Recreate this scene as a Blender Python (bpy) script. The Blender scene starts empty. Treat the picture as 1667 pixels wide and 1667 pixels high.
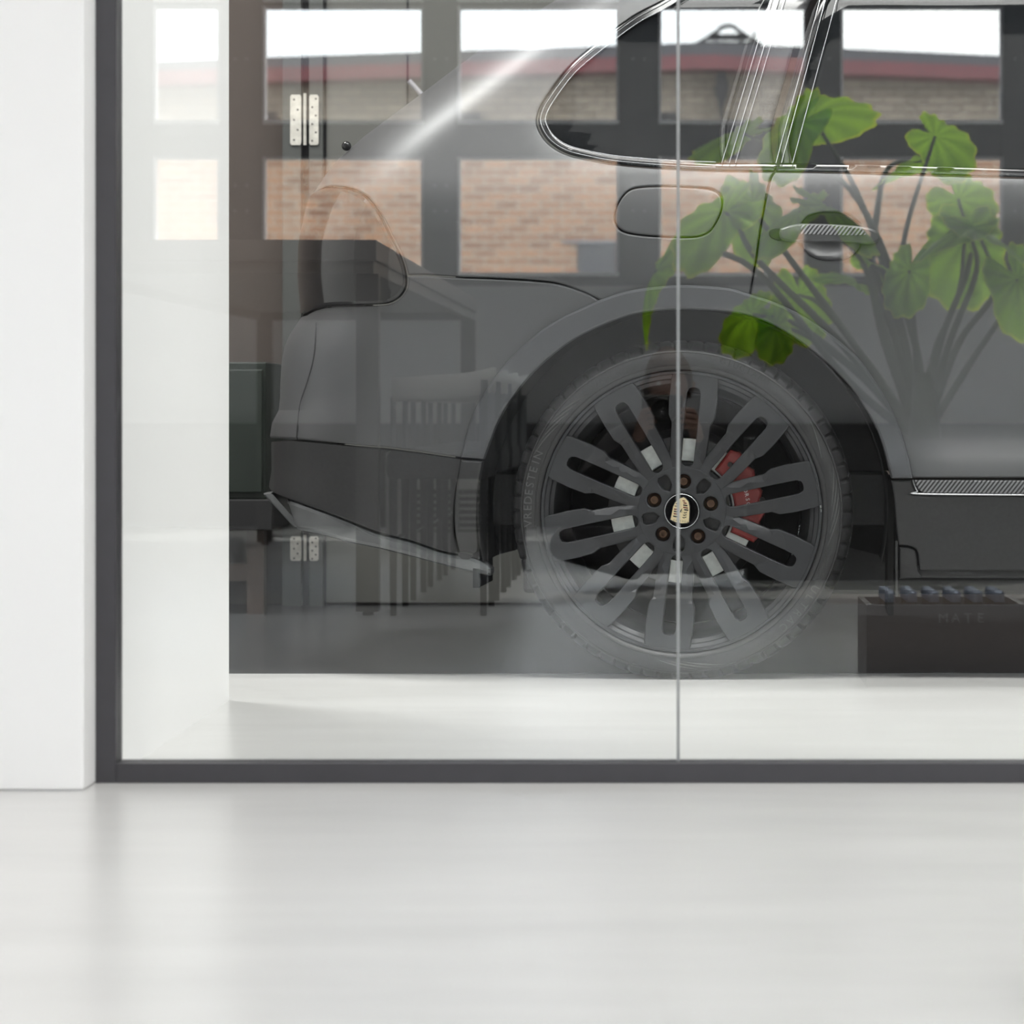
import bpy, math, random
import numpy as np
from mathutils import Vector, Matrix
from mathutils.geometry import delaunay_2d_cdt
random.seed(4)
PI = math.pi
SC = bpy.context.scene
COL = SC.collection

# ------------------------------------------------------------------ camera
FPX, VX, VY, CH, CY = 5000.0, 1078.0, 665.0, 0.606, -5.0
cd = bpy.data.cameras.new('camera')
cam = bpy.data.objects.new('camera', cd); COL.objects.link(cam)
cam.location = (0, CY, CH); cam.rotation_euler = (PI / 2, 0, 0)
cd.sensor_width = 36.0; cd.sensor_fit = 'HORIZONTAL'
cd.lens = 36.0 * FPX / 1667.0
cd.shift_x = -(VX - 833.5) / 1667.0
cd.shift_y = -(833.5 - VY) / 1667.0
cd.clip_start = 0.02; cd.clip_end = 400
cd.dof.use_dof = True; cd.dof.focus_distance = 6.95; cd.dof.aperture_fstop = 6.5
SC.camera = cam

# ------------------------------------------------------------------ world, sun, exposure
w = bpy.data.worlds.new('sky'); SC.world = w; w.use_nodes = True
nt = w.node_tree; nt.nodes.clear()
wo = nt.nodes.new('ShaderNodeOutputWorld'); bg = nt.nodes.new('ShaderNodeBackground')
tc = nt.nodes.new('ShaderNodeTexCoord'); mp = nt.nodes.new('ShaderNodeMapping')
mp.inputs['Scale'].default_value = (1.0, 1.0, 3.0)
nz = nt.nodes.new('ShaderNodeTexNoise'); nz.inputs['Scale'].default_value = 2.6
nz.inputs['Detail'].default_value = 6
cr = nt.nodes.new('ShaderNodeValToRGB')
cr.color_ramp.elements[0].position = 0.38; cr.color_ramp.elements[0].color = (0.80, 0.88, 1.0, 1)
cr.color_ramp.elements[1].position = 0.60; cr.color_ramp.elements[1].color = (1.0, 1.0, 1.0, 1)
nt.links.new(tc.outputs['Generated'], mp.inputs['Vector']); nt.links.new(mp.outputs[0], nz.inputs['Vector'])
nt.links.new(nz.outputs['Fac'], cr.inputs[0]); nt.links.new(cr.outputs[0], bg.inputs[0])
bg.inputs[1].default_value = 8.6
nt.links.new(bg.outputs[0], wo.inputs[0])

sl = bpy.data.lights.new('sun', 'SUN'); so = bpy.data.objects.new('sun', sl); COL.objects.link(so)
sl.energy = 9.6; sl.angle = math.radians(0.53); sl.color = (1.0, 0.97, 0.93)
so.rotation_euler = Vector((-0.22, 0.40, -1.0)).to_track_quat('-Z', 'Y').to_euler()
so.location = (0, -10, 12)

SC.view_settings.view_transform = 'Standard'; SC.view_settings.look = 'None'
SC.view_settings.exposure = 0.14; SC.view_settings.gamma = 1.0
SC.view_settings.use_curve_mapping = False
SC.cycles.max_bounces = 10; SC.cycles.diffuse_bounces = 4; SC.cycles.glossy_bounces = 5
SC.cycles.transparent_max_bounces = 16; SC.cycles.transmission_bounces = 6
SC.cycles.sample_clamp_indirect = 6.0; SC.cycles.caustics_reflective = False
SC.cycles.caustics_refractive = False
SC.cycles.use_denoising = True

# ------------------------------------------------------------------ materials
def mat(name, color, rough=0.5, metal=0.0, spec=0.5, noise=0.0, nscale=8.0, bump=0.0, bscale=60.0, coat=0.0):
    m = bpy.data.materials.new(name); m.use_nodes = True
    t = m.node_tree; p = t.nodes['Principled BSDF']
    p.inputs['Base Color'].default_value = (*color, 1); p.inputs['Roughness'].default_value = rough
    p.inputs['Metallic'].default_value = metal; p.inputs['Specular IOR Level'].default_value = spec
    p.inputs['Coat Weight'].default_value = coat
    co = t.nodes.new('ShaderNodeTexCoord')
    if noise > 0:
        n = t.nodes.new('ShaderNodeTexNoise'); n.inputs['Scale'].default_value = nscale; n.inputs['Detail'].default_value = 5
        r = t.nodes.new('ShaderNodeValToRGB')
        r.color_ramp.elements[0].position = 0.3; r.color_ramp.elements[1].position = 0.7
        r.color_ramp.elements[0].color = (*[max(0, c * (1 - noise)) for c in color], 1)
        r.color_ramp.elements[1].color = (*[min(1, c * (1 + noise)) for c in color], 1)
        t.links.new(co.outputs['Object'], n.inputs['Vector']); t.links.new(n.outputs['Fac'], r.inputs[0])
        t.links.new(r.outputs[0], p.inputs['Base Color'])
    if bump > 0:
        n2 = t.nodes.new('ShaderNodeTexNoise'); n2.inputs['Scale'].default_value = bscale; n2.inputs['Detail'].default_value = 3
        b = t.nodes.new('ShaderNodeBump'); b.inputs['Strength'].default_value = bump; b.inputs['Distance'].default_value = 0.002
        t.links.new(co.outputs['Object'], n2.inputs['Vector']); t.links.new(n2.outputs['Fac'], b.inputs['Height'])
        t.links.new(b.outputs[0], p.inputs['Normal'])
    return m

def glass_mat(name, refl=0.09, tint=(1, 1, 1), rough=0.0):
    m = bpy.data.materials.new(name); m.use_nodes = True; t = m.node_tree; t.nodes.clear()
    o = t.nodes.new('ShaderNodeOutputMaterial'); mx = t.nodes.new('ShaderNodeMixShader')
    tr = t.nodes.new('ShaderNodeBsdfTransparent'); gl = t.nodes.new('ShaderNodeBsdfGlossy')
    tr.inputs[0].default_value = (*tint, 1); gl.inputs['Roughness'].default_value = rough
    lw = t.nodes.new('ShaderNodeLayerWeight'); lw.inputs[0].default_value = 0.5
    pw = t.nodes.new('ShaderNodeMath'); pw.operation = 'POWER'; pw.inputs[1].default_value = 5.0
    ma = t.nodes.new('ShaderNodeMath'); ma.operation = 'MULTIPLY_ADD'
    ma.inputs[1].default_value = 1 - refl; ma.inputs[2].default_value = refl
    t.links.new(lw.outputs['Facing'], pw.inputs[0]); t.links.new(pw.outputs[0], ma.inputs[0])
    t.links.new(ma.outputs[0], mx.inputs[0]); t.links.new(tr.outputs[0], mx.inputs[1])
    t.links.new(gl.outputs[0], mx.inputs[2]); t.links.new(mx.outputs[0], o.inputs[0])
    return m

def stripe_mat(name, c1, c2, scale, rot, rough=0.3, metal=0.0):
    m = mat(name, c1, rough, metal); t = m.node_tree; p = t.nodes['Principled BSDF']
    co = t.nodes['Texture Coordinate']; mpn = t.nodes.new('ShaderNodeMapping'); wv = t.nodes.new('ShaderNodeTexWave')
    mpn.inputs['Rotation'].default_value = rot; wv.inputs['Scale'].default_value = scale
    r = t.nodes.new('ShaderNodeValToRGB'); r.color_ramp.elements[0].color = (*c1, 1); r.color_ramp.elements[1].color = (*c2, 1)
    r.color_ramp.elements[0].position = 0.35; r.color_ramp.elements[1].position = 0.65
    t.links.new(co.outputs['Object'], mpn.inputs[0]); t.links.new(mpn.outputs[0], wv.inputs['Vector'])
    t.links.new(wv.outputs['Fac'], r.inputs[0]); t.links.new(r.outputs[0], p.inputs['Base Color'])
    b = t.nodes.new('ShaderNodeBump'); b.inputs['Strength'].default_value = 0.6; b.inputs['Distance'].default_value = 0.001
    t.links.new(wv.outputs['Fac'], b.inputs['Height']); t.links.new(b.outputs[0], p.inputs['Normal'])
    return m

def floor_mat():
    m = mat('screed', (0.5, 0.5, 0.5), 0.28, spec=0.45)
    t = m.node_tree; p = t.nodes['Principled BSDF']; co = t.nodes['Texture Coordinate']
    mpn = t.nodes.new('ShaderNodeMapping'); mpn.inputs['Scale'].default_value = (0.6, 2.6, 1)
    n = t.nodes.new('ShaderNodeTexNoise'); n.inputs['Scale'].default_value = 2.0; n.inputs['Detail'].default_value = 9; n.inputs['Roughness'].default_value = 0.65
    r = t.nodes.new('ShaderNodeValToRGB'); r.color_ramp.elements[0].position = 0.3; r.color_ramp.elements[1].position = 0.7
    r.color_ramp.elements[0].color = (0.45, 0.45, 0.445, 1); r.color_ramp.elements[1].color = (0.53, 0.53, 0.525, 1)
    t.links.new(co.outputs['Object'], mpn.inputs[0]); t.links.new(mpn.outputs[0], n.inputs['Vector'])
    t.links.new(n.outputs['Fac'], r.inputs[0]); t.links.new(r.outputs[0], p.inputs['Base Color'])
    n2 = t.nodes.new('ShaderNodeTexNoise'); n2.inputs['Scale'].default_value = 25; n2.inputs['Detail'].default_value = 8
    b = t.nodes.new('ShaderNodeBump'); b.inputs['Strength'].default_value = 0.25; b.inputs['Distance'].default_value = 0.002
    t.links.new(co.outputs['Object'], n2.inputs['Vector'])
    t.links.new(n2.outputs['Fac'], b.inputs['Height']); t.links.new(b.outputs[0], p.inputs['Normal'])
    return m

def brick_mat(name, c1, c2, mortar):
    m = mat(name, c1, 0.9, spec=0.2); t = m.node_tree; p = t.nodes['Principled BSDF']; co = t.nodes['Texture Coordinate']
    mpn = t.nodes.new('ShaderNodeMapping'); mpn.inputs['Rotation'].default_value = (PI / 2, 0, 0)
    bk = t.nodes.new('ShaderNodeTexBrick'); bk.inputs['Scale'].default_value = 1.0
    bk.inputs['Brick Width'].default_value = 0.26; bk.inputs['Row Height'].default_value = 0.095
    bk.inputs['Mortar Size'].default_value = 0.010
    bk.inputs['Color1'].default_value = (*c1, 1); bk.inputs['Color2'].default_value = (*c2, 1); bk.inputs['Mortar'].default_value = (*mortar, 1)
    t.links.new(co.outputs['Object'], mpn.inputs[0]); t.links.new(mpn.outputs[0], bk.inputs['Vector'])
    t.links.new(bk.outputs[0], p.inputs['Base Color'])
    return m

def leaf_mat():
    m = bpy.data.materials.new('leaf'); m.use_nodes = True; t = m.node_tree; p = t.nodes['Principled BSDF']
    out = t.nodes['Material Output']
    uv = t.nodes.new('ShaderNodeUVMap'); sep = t.nodes.new('ShaderNodeSeparateXYZ')
    t.links.new(uv.outputs[0], sep.inputs[0])
    # u = angle vein pattern, v = distance from the stalk
    wv = t.nodes.new('ShaderNodeMath'); wv.operation = 'SINE'
    mu = t.nodes.new('ShaderNodeMath'); mu.operation = 'MULTIPLY'; mu.inputs[1].default_value = 62.8
    t.links.new(sep.outputs['X'], mu.inputs[0]); t.links.new(mu.outputs[0], wv.inputs[0])
    r = t.nodes.new('ShaderNodeValToRGB')
    r.color_ramp.elements[0].position = 0.0; r.color_ramp.elements[0].color = (0.11, 0.26, 0.025, 1)
    r.color_ramp.elements[1].position = 0.97; r.color_ramp.elements[1].color = (0.07, 0.18, 0.018, 1)
    mr = t.nodes.new('ShaderNodeMapRange'); mr.inputs['From Min'].default_value = -1
    t.links.new(wv.outputs[0], mr.inputs[0]); t.links.new(mr.outputs[0], r.inputs[0])
    edge = t.nodes.new('ShaderNodeValToRGB'); edge.color_ramp.elements[0].position = 0.93; edge.color_ramp.elements[1].position = 1.0
    mx = t.nodes.new('ShaderNodeMixRGB'); mx.inputs[2].default_value = (0.20, 0.30, 0.03, 1)
    t.links.new(sep.outputs['Y'], edge.inputs[0]); t.links.new(edge.outputs[0], mx.inputs[0]); t.links.new(r.outputs[0], mx.inputs[1])
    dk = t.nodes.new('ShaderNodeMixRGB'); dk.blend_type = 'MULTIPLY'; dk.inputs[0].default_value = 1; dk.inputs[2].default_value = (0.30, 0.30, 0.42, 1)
    t.links.new(mx.outputs[0], dk.inputs[1]); t.links.new(dk.outputs[0], p.inputs['Base Color']); p.inputs['Roughness'].default_value = 0.30
    tr = t.nodes.new('ShaderNodeBsdfTranslucent')
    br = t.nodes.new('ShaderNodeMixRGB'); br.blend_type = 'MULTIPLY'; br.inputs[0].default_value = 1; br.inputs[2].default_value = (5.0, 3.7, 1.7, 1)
    t.links.new(mx.outputs[0], br.inputs[1]); t.links.new(br.outputs[0], tr.inputs[0])
    ms = t.nodes.new('ShaderNodeMixShader'); ms.inputs[0].default_value = 0.66
    t.links.new(p.outputs[0], ms.inputs[1]); t.links.new(tr.outputs[0], ms.inputs[2]); t.links.new(ms.outputs[0], out.inputs[0])
    return m

M = dict(
    white=mat('white_paint', (0.90, 0.90, 0.90), 0.75, spec=0.2, noise=0.01, nscale=1.5, bump=0.05),
    ceil=mat('ceiling_paint', (0.8, 0.8, 0.8), 0.9),
    floor=floor_mat(),
    dfloor=mat('dark_floor_sheet', (0.045, 0.046, 0.048), 0.26, spec=0.45, noise=0.12, nscale=3, bump=0.2, bscale=60),
    frame=mat('frame_metal', (0.052, 0.050, 0.056), 0.45, spec=0.4, noise=0.05, nscale=30),
    wframe=mat('window_frame_metal', (0.055, 0.055, 0.060), 0.5, spec=0.4, noise=0.06, nscale=4),
    parapet=mat('parapet_paint', (0.40, 0.40, 0.41), 0.7, noise=0.03, nscale=2),
    bead=mat('glazing_bead', (0.93, 0.93, 0.96), 0.3),  # pale copy: light painted into bottom and left beads
    bead2=mat('bead_shade_and_grey_trim', (0.30, 0.30, 0.33), 0.45),  # dark copy: shade painted into top and right beads; plain grey elsewhere
    glass=glass_mat('partition_glass', 0.098, (0.985, 0.995, 0.99)),
    wglass=glass_mat('window_glass', 0.02, (0.97, 0.98, 0.97)),
    rglass2=glass_mat('added_clear_roof_glass', 0.04, (0.62, 0.62, 0.61)),
    rglass=glass_mat('added_roof_glass', 0.04, (0.345, 0.34, 0.335)),
    seal=mat('silicone_joint', (0.30, 0.31, 0.31), 0.35, noise=0.1, nscale=40),
    paint=mat('satin_paint', (0.088, 0.089, 0.092), 0.46, metal=0.35, spec=0.5, noise=0.02, nscale=300),
    trim=mat('arch_paint', (0.080, 0.082, 0.088), 0.42, metal=0.25, noise=0.02, nscale=200),
    plastic=mat('dark_plastic', (0.022, 0.022, 0.023), 0.5, noise=0.15, nscale=120, bump=0.15, bscale=500),
    black=mat('black_rubber', (0.010, 0.010, 0.011), 0.7),
    liner=mat('wheel_well_felt', (0.009, 0.009, 0.009), 0.95, noise=0.3, nscale=60),
    lampglass=mat('smoked_lamp_glass', (0.010, 0.010, 0.011), 0.12, coat=0.5, noise=0.3, nscale=250),
    carglass=mat('privacy_glass', (0.006, 0.007, 0.008), 0.03, spec=0.12),
    gloss=mat('gloss_black', (0.012, 0.012, 0.013), 0.12),
    chrome=mat('chrome_line', (0.62, 0.63, 0.65), 0.16, metal=1.0),
    satin=mat('satin_silver', (0.17, 0.175, 0.18), 0.42, metal=0.6, noise=0.3, nscale=6),
    carbon=stripe_mat('carbon_weave', (0.02, 0.02, 0.02), (0.22, 0.22, 0.23), 42, (0, math.radians(-38), 0), 0.3),
    tyre=mat('tyre_rubber', (0.022, 0.022, 0.023), 0.42, noise=0.12, nscale=40, bump=0.25, bscale=250),
    tyretxt=mat('tyre_lettering', (0.075, 0.075, 0.076), 0.45),
    rim=mat('rim_satin_graphite', (0.034, 0.035, 0.038), 0.42, metal=0.35, noise=0.05, nscale=60),
    rimd=mat('rim_barrel', (0.020, 0.020, 0.021), 0.45, metal=0.3),
    bolt=mat('bolt_bronze', (0.085, 0.045, 0.025), 0.4, metal=0.6),
    disc=mat('brushed_disc', (0.86, 0.87, 0.84), 0.5, metal=0.15, noise=0.12, nscale=70),
    red=mat('caliper_red', (0.22, 0.012, 0.009), 0.4, noise=0.1, nscale=50),
    wtxt=mat('white_print', (0.7, 0.7, 0.7), 0.5),
    gold=mat('crest_gold', (0.86, 0.70, 0.42), 0.28, metal=0.7),
    cred=mat('crest_red', (0.16, 0.035, 0.03), 0.4),
    taupe=mat('taupe_wall', (0.075, 0.060, 0.052), 0.85, noise=0.1, nscale=2),
    door=mat('grey_door', (0.10, 0.10, 0.092), 0.6, noise=0.03, nscale=6),
    doorfr=mat('door_frame_grey', (0.06, 0.063, 0.06), 0.55),
    steel=mat('galvanised_steel', (0.60, 0.58, 0.53), 0.4, metal=0.3, noise=0.15, nscale=60),
    green=mat('dark_green_lacquer', (0.009, 0.016, 0.011), 0.5, noise=0.15, nscale=6),
    brown=mat('dark_brown_wood', (0.040, 0.026, 0.018), 0.6, noise=0.25, nscale=7),
    brick=brick_mat('orange_brick', (0.56, 0.30, 0.17), (0.34, 0.18, 0.11), (0.56, 0.47, 0.37)),
    pale=brick_mat('pale_brick', (0.50, 0.42, 0.33), (0.38, 0.32, 0.25), (0.24, 0.20, 0.16)),
    fascia=mat('red_fascia', (0.20, 0.055, 0.06), 0.6, noise=0.1, nscale=3),
    slate=mat('roof_slate', (0.10, 0.10, 0.11), 0.8),
    dark=mat('dark_iron', (0.03, 0.025, 0.025), 0.6),
    ground=mat('asphalt', (0.16, 0.16, 0.155), 0.9, noise=0.2, nscale=1),
    table=mat('dark_table', (0.085, 0.078, 0.074), 0.42, noise=0.1, nscale=5),
    tleg=mat('steel_table_leg', (0.075, 0.072, 0.072), 0.4, metal=0.3),
    upho=mat('charcoal_upholstery', (0.035, 0.037, 0.042), 0.8, noise=0.2, nscale=60),
    shell=mat('grey_chair_shell', (0.32, 0.31, 0.30), 0.5),
    cab=mat('light_grey_enamel', (0.40, 0.39, 0.37), 0.5),
    planter=mat('anthracite_planter', (0.022, 0.022, 0.023), 0.6, noise=0.1, nscale=10),
    soil=mat('soil', (0.03, 0.02, 0.013), 0.95, noise=0.4, nscale=50, bump=0.6, bscale=80),
    stem=mat('plant_stalk', (0.035, 0.050, 0.028), 0.45, noise=0.3, nscale=12),
    leaf=leaf_mat(),
    crate=mat('crate_plastic', (0.115, 0.115, 0.125), 0.45),
    bottle=mat('brown_bottle_glass', (0.05, 0.03, 0.015), 0.08),
    cap=mat('bottle_cap', (0.35, 0.40, 0.50), 0.3, metal=0.8),
    skin=mat('skin', (0.30, 0.18, 0.14), 0.5, noise=0.05, nscale=20),
    hair=mat('brown_hair', (0.06, 0.03, 0.018), 0.6, noise=0.3, nscale=120, bump=0.6, bscale=200),
    jumper=mat('dark_jumper', (0.020, 0.018, 0.020), 0.9, noise=0.2, nscale=80),
    jeans=mat('dark_trousers', (0.022, 0.026, 0.035), 0.85, noise=0.2, nscale=60),
    camb=mat('camera_body', (0.015, 0.015, 0.015), 0.4),
    eye=mat('eye_white', (0.7, 0.68, 0.65), 0.3),
)

# ------------------------------------------------------------------ helpers
def link_mesh(name, v, f, m, parent=None, smooth=False, mats=None, fm=None):
    me = bpy.data.meshes.new(name); me.from_pydata([tuple(p) for p in v], [], f); me.update()
    if mats:
        for x in mats: me.materials.append(x)
        if fm: me.polygons.foreach_set('material_index', fm)
    elif m: me.materials.append(m)
    if smooth: me.polygons.foreach_set('use_smooth', [True] * len(me.polygons))
    o = bpy.data.objects.new(name, me); COL.objects.link(o)
    if parent: o.parent = parent
    return o

def empty(name, loc=(0, 0, 0), rz=0.0):
    o = bpy.data.objects.new(name, None); COL.objects.link(o); o.location = loc; o.rotation_euler = (0, 0, rz)
    o.empty_display_size = 0.1
    return o

def tag(o, label=None, cat=None, group=None, kind=None):
    if label: o['label'] = label
    if cat: o['category'] = cat
    if group: o['group'] = group
    if kind: o['kind'] = kind
    return o

class MB:
    def __init__(s): s.v = []; s.f = []
    def add(s, v, f):
        n = len(s.v); s.v += [tuple(p) for p in v]; s.f += [tuple(i + n for i in q) for q in f]; return s
    def box(s, x0, x1, y0, y1, z0, z1):
        return s.add([(x0, y0, z0), (x1, y0, z0), (x1, y1, z0), (x0, y1, z0), (x0, y0, z1), (x1, y0, z1), (x1, y1, z1), (x0, y1, z1)],
                     [(3, 2, 1, 0), (4, 5, 6, 7), (0, 1, 5, 4), (1, 2, 6, 5), (2, 3, 7, 6), (3, 0, 4, 7)])
    def tube(s, pts, rad, n=10, cap=True):
        pts = [Vector(p) for p in pts]
        if not hasattr(rad, '__len__'): rad = [rad] * len(pts)
        v = []; f = []; up = None
        for i, p in enumerate(pts):
            d = (pts[min(i + 1, len(pts) - 1)] - pts[max(i - 1, 0)]).normalized()
            if up is None:
                up = Vector((0, 0, 1)) if abs(d.z) < 0.9 else Vector((1, 0, 0))
            sx = d.cross(up).normalized(); up = sx.cross(d).normalized()
            for k in range(n):
                a = 2 * PI * k / n
                v.append(p + (sx * math.cos(a) + up * math.sin(a)) * rad[i])
        for i in range(len(pts) - 1):
            for k in range(n):
                k2 = (k + 1) % n
                f.append((i * n + k, i * n + k2, (i + 1) * n + k2, (i + 1) * n + k))
        if cap:
            f.append(tuple(range(n))[::-1]); f.append(tuple(range((len(pts) - 1) * n, len(pts) * n)))
        return s.add(v, f)
    def prism(s, poly, y0, y1):      # poly in x,z ; extruded along y
        n = len(poly); v = [(x, y0, z) for x, z in poly] + [(x, y1, z) for x, z in poly]
        f = [tuple(range(n)), tuple(range(n, 2 * n))[::-1]] + [(i, i + n, (i + 1) % n + n, (i + 1) % n) for i in range(n)]
        return s.add(v, f)
    def build(s, name, m, parent=None, smooth=False, bevel=0.0, seg=2):
        o = link_mesh(name, s.v, s.f, m, parent, smooth)
        if bevel > 0:
            b = o.modifiers.new('bevel', 'BEVEL'); b.width = bevel; b.segments = seg; b.limit_method = 'ANGLE'; b.angle_limit = 0.6
        return o

def box(name, x0, x1, y0, y1, z0, z1, m, parent=None, bevel=0.0):
    return MB().box(x0, x1, y0, y1, z0, z1).build(name, m, parent, bevel=bevel)

def catmull(pts, n=8):
    if len(pts) < 3: return [tuple(p) for p in pts]
    P = [np.array(p, float) for p in pts]; P = [2 * P[0] - P[1]] + P + [2 * P[-1] - P[-2]]
    out = []
    for i in range(1, len(P) - 2):
        for k in range(n):
            t = k / n; a, b, c, d = P[i - 1:i + 3]
            out.append(tuple(0.5 * ((2 * b) + (c - a) * t + (2 * a - 5 * b + 4 * c - d) * t * t + (3 * b - a - 3 * c + d) * t ** 3)))
    out.append(tuple(P[-2]))
    return out

def outline(segs):
    pts = []
    for s in segs:
        c = catmull(s) if len(s) > 2 else [tuple(p) for p in s]
        for p in c:
            if not pts or math.dist(pts[-1], p) > 1e-6: pts.append(p)
    if math.dist(pts[0], pts[-1]) < 1e-6: pts.pop()
    return pts

def resample(poly, step, closed=True):
    pts = list(poly) + ([poly[0]] if closed else []); out = []
    for a, b in zip(pts[:-1], pts[1:]):
        d = math.dist(a, b); n = max(1, int(math.ceil(d / step)))
        for k in range(n): out.append((a[0] + (b[0] - a[0]) * k / n, a[1] + (b[1] - a[1]) * k / n))
    # merge points that are too close
    res = [out[0]]
    for p in out[1:]:
        if math.dist(p, res[-1]) > step * 0.25: res.append(p)
    if math.dist(res[0], res[-1]) < step * 0.25: res.pop()
    return res

def area2(p):
    return sum(p[i][0] * p[(i + 1) % len(p)][1] - p[(i + 1) % len(p)][0] * p[i][1] for i in range(len(p)))

def inset(poly, d):     # poly counter-clockwise, d > 0 shrinks
    n = len(poly); out = []
    for i in range(n):
        a = np.array(poly[i - 1]); b = np.array(poly[i]); c = np.array(poly[(i + 1) % n])
        e1 = b - a; e2 = c - b; e1 = e1 / (np.linalg.norm(e1) + 1e-12); e2 = e2 / (np.linalg.norm(e2) + 1e-12)
        n1 = np.array((-e1[1], e1[0])); n2 = np.array((-e2[1], e2[0])); m = n1 + n2; L = np.linalg.norm(m)
        m = n1 if L < 1e-6 else m / L
        k = 1 / max(0.5, float(m @ n1)); out.append(tuple(b + m * d * k))
    return out

def inside(pts, poly):
    pts = np.asarray(pts); P = np.asarray(poly); x, y = pts[:, 0], pts[:, 1]; res = np.zeros(len(pts), bool)
    for i in range(len(P)):
        x1, y1 = P[i]; x2, y2 = P[(i + 1) % len(P)]
        if y1 == y2: continue
        c = ((y1 > y) != (y2 > y)) & (x < (x2 - x1) * (y - y1) / (y2 - y1) + x1)
        res ^= c
    return res

def panel(name, poly, surf, m, parent, holes=(), gap=0.0, bev=0.003, thick=0.02, grid=0.03, step=0.012, smooth=True, rings=2):
    """A plate with outline poly (2-D) laid on surf(u, v, depth) -> xyz, its rim rolled back by bev and closed by a skirt."""
    loops = []
    p = resample(poly, step); p = p if area2(p) > 0 else p[::-1]; loops.append((p, 1))
    for h in holes:
        q = resample(h, step); q = q if area2(q) > 0 else q[::-1]; loops.append((q, -1))
    V = []; F = []; cdt = []; edges = []; cl = []
    for q, sg in loops:
        r_in = inset(q, sg * (gap + bev)); mid = inset(q, sg * (gap + bev * 0.3)); r_out = inset(q, sg * gap); cl.append(r_in)
        n = len(q); b0 = len(cdt); cdt += r_in; edges += [(b0 + i, b0 + (i + 1) % n) for i in range(n)]
        base = len(V)
        V += [surf(u, v, 0.0) for u, v in r_in] + [surf(u, v, bev * 0.3) for u, v in mid] + [surf(u, v, bev) for u, v in r_out] + [surf(u, v, thick) for u, v in r_out]
        for k in range(3):
            for i in range(n):
                j = (i + 1) % n; a, b, c, d = base + k * n + i, base + k * n + j, base + (k + 1) * n + j, base + (k + 1) * n + i
                F.append((a, d, c, b) if sg > 0 else (a, b, c, d))
    P = np.asarray(cl[0]); lo = P.min(0); hi = P.max(0)
    gx = np.arange(lo[0] + grid / 2, hi[0], grid); gy = np.arange(lo[1] + grid / 2, hi[1], grid)
    G = np.array([(x + (grid / 2 if j % 2 else 0), y) for j, y in enumerate(gy) for x in gx]) if len(gx) and len(gy) else np.zeros((0, 2))
    if len(G):
        k = inside(G, cl[0])
        for h in cl[1:]: k &= ~inside(G, h)
        allb = np.asarray(cdt)
        G = G[k]
        if len(G):
            dmin = np.array([np.min(np.hypot(allb[:, 0] - g[0], allb[:, 1] - g[1])) for g in G]); G = G[dmin > min(grid, step) * 0.7]
    pts = [Vector(c) for c in cdt] + [Vector(g) for g in G]
    ov, oe, of, _, _, _ = delaunay_2d_cdt(pts, edges, [], 0, 1e-7)
    base = len(V); V += [surf(c.x, c.y, 0.0) for c in ov]
    C = np.array([[sum(ov[i][k] for i in f) / len(f) for k in (0, 1)] for f in of])
    k = inside(C, cl[0])
    for h in cl[1:]: k &= ~inside(C, h)
    for ok, f in zip(k, of):
        if not ok: continue
        f = list(f)
        a = (ov[f[1]] - ov[f[0]]).cross(ov[f[2]] - ov[f[0]])
        F.append(tuple(base + i for i in (f if a > 0 else f[::-1])))
    o = link_mesh(name, V, F, m, parent, smooth)
    me = o.data
    import bmesh
    bm = bmesh.new(); bm.from_mesh(me); bmesh.ops.remove_doubles(bm, verts=bm.verts, dist=1e-5); bm.to_mesh(me); bm.free()
    if smooth:
        me.polygons.foreach_set('use_smooth', [True] * len(me.polygons))
        try: me.set_sharp_from_angle(angle=math.radians(19))
        except Exception: pass
    return o

def lathe(prof, n=96, a0=0, a1=2 * PI, c=(0, 0, 0), fn=None):     # prof [(r, b)], axis = local y ; angle from +x to +z
    full = abs(a1 - a0 - 2 * PI) < 1e-6; m = n if full else n + 1; V = []; F = []
    for i in range(m):
        t = a0 + (a1 - a0) * i / n
        for j, (r, b) in enumerate(prof):
            if fn: r, b = fn(i, j, r, b)
            V.append((c[0] + r * math.cos(t), c[1] + b, c[2] + r * math.sin(t)))
    k = len(prof)
    for i in range(n):
        i2 = (i + 1) % m
        for j in range(k - 1): F.append((i * k + j, i2 * k + j, i2 * k + j + 1, i * k + j + 1))
    return V, F

def letter_mesh(ch, size, extrude=0.0):
    cu = bpy.data.curves.new('t', 'FONT'); cu.body = ch; cu.size = size; cu.extrude = extrude; cu.align_x = 'CENTER'; cu.resolution_u = 3
    ob = bpy.data.objects.new('t', cu); COL.objects.link(ob)
    dg = bpy.context.evaluated_depsgraph_get(); ev = ob.evaluated_get(dg); me = ev.to_mesh()
    v = [tuple(x.co) for x in me.vertices]; f = [tuple(p.vertices) for p in me.polygons]
    ev.to_mesh_clear(); bpy.data.objects.remove(ob); bpy.data.curves.remove(cu)
    return v, f

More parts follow.
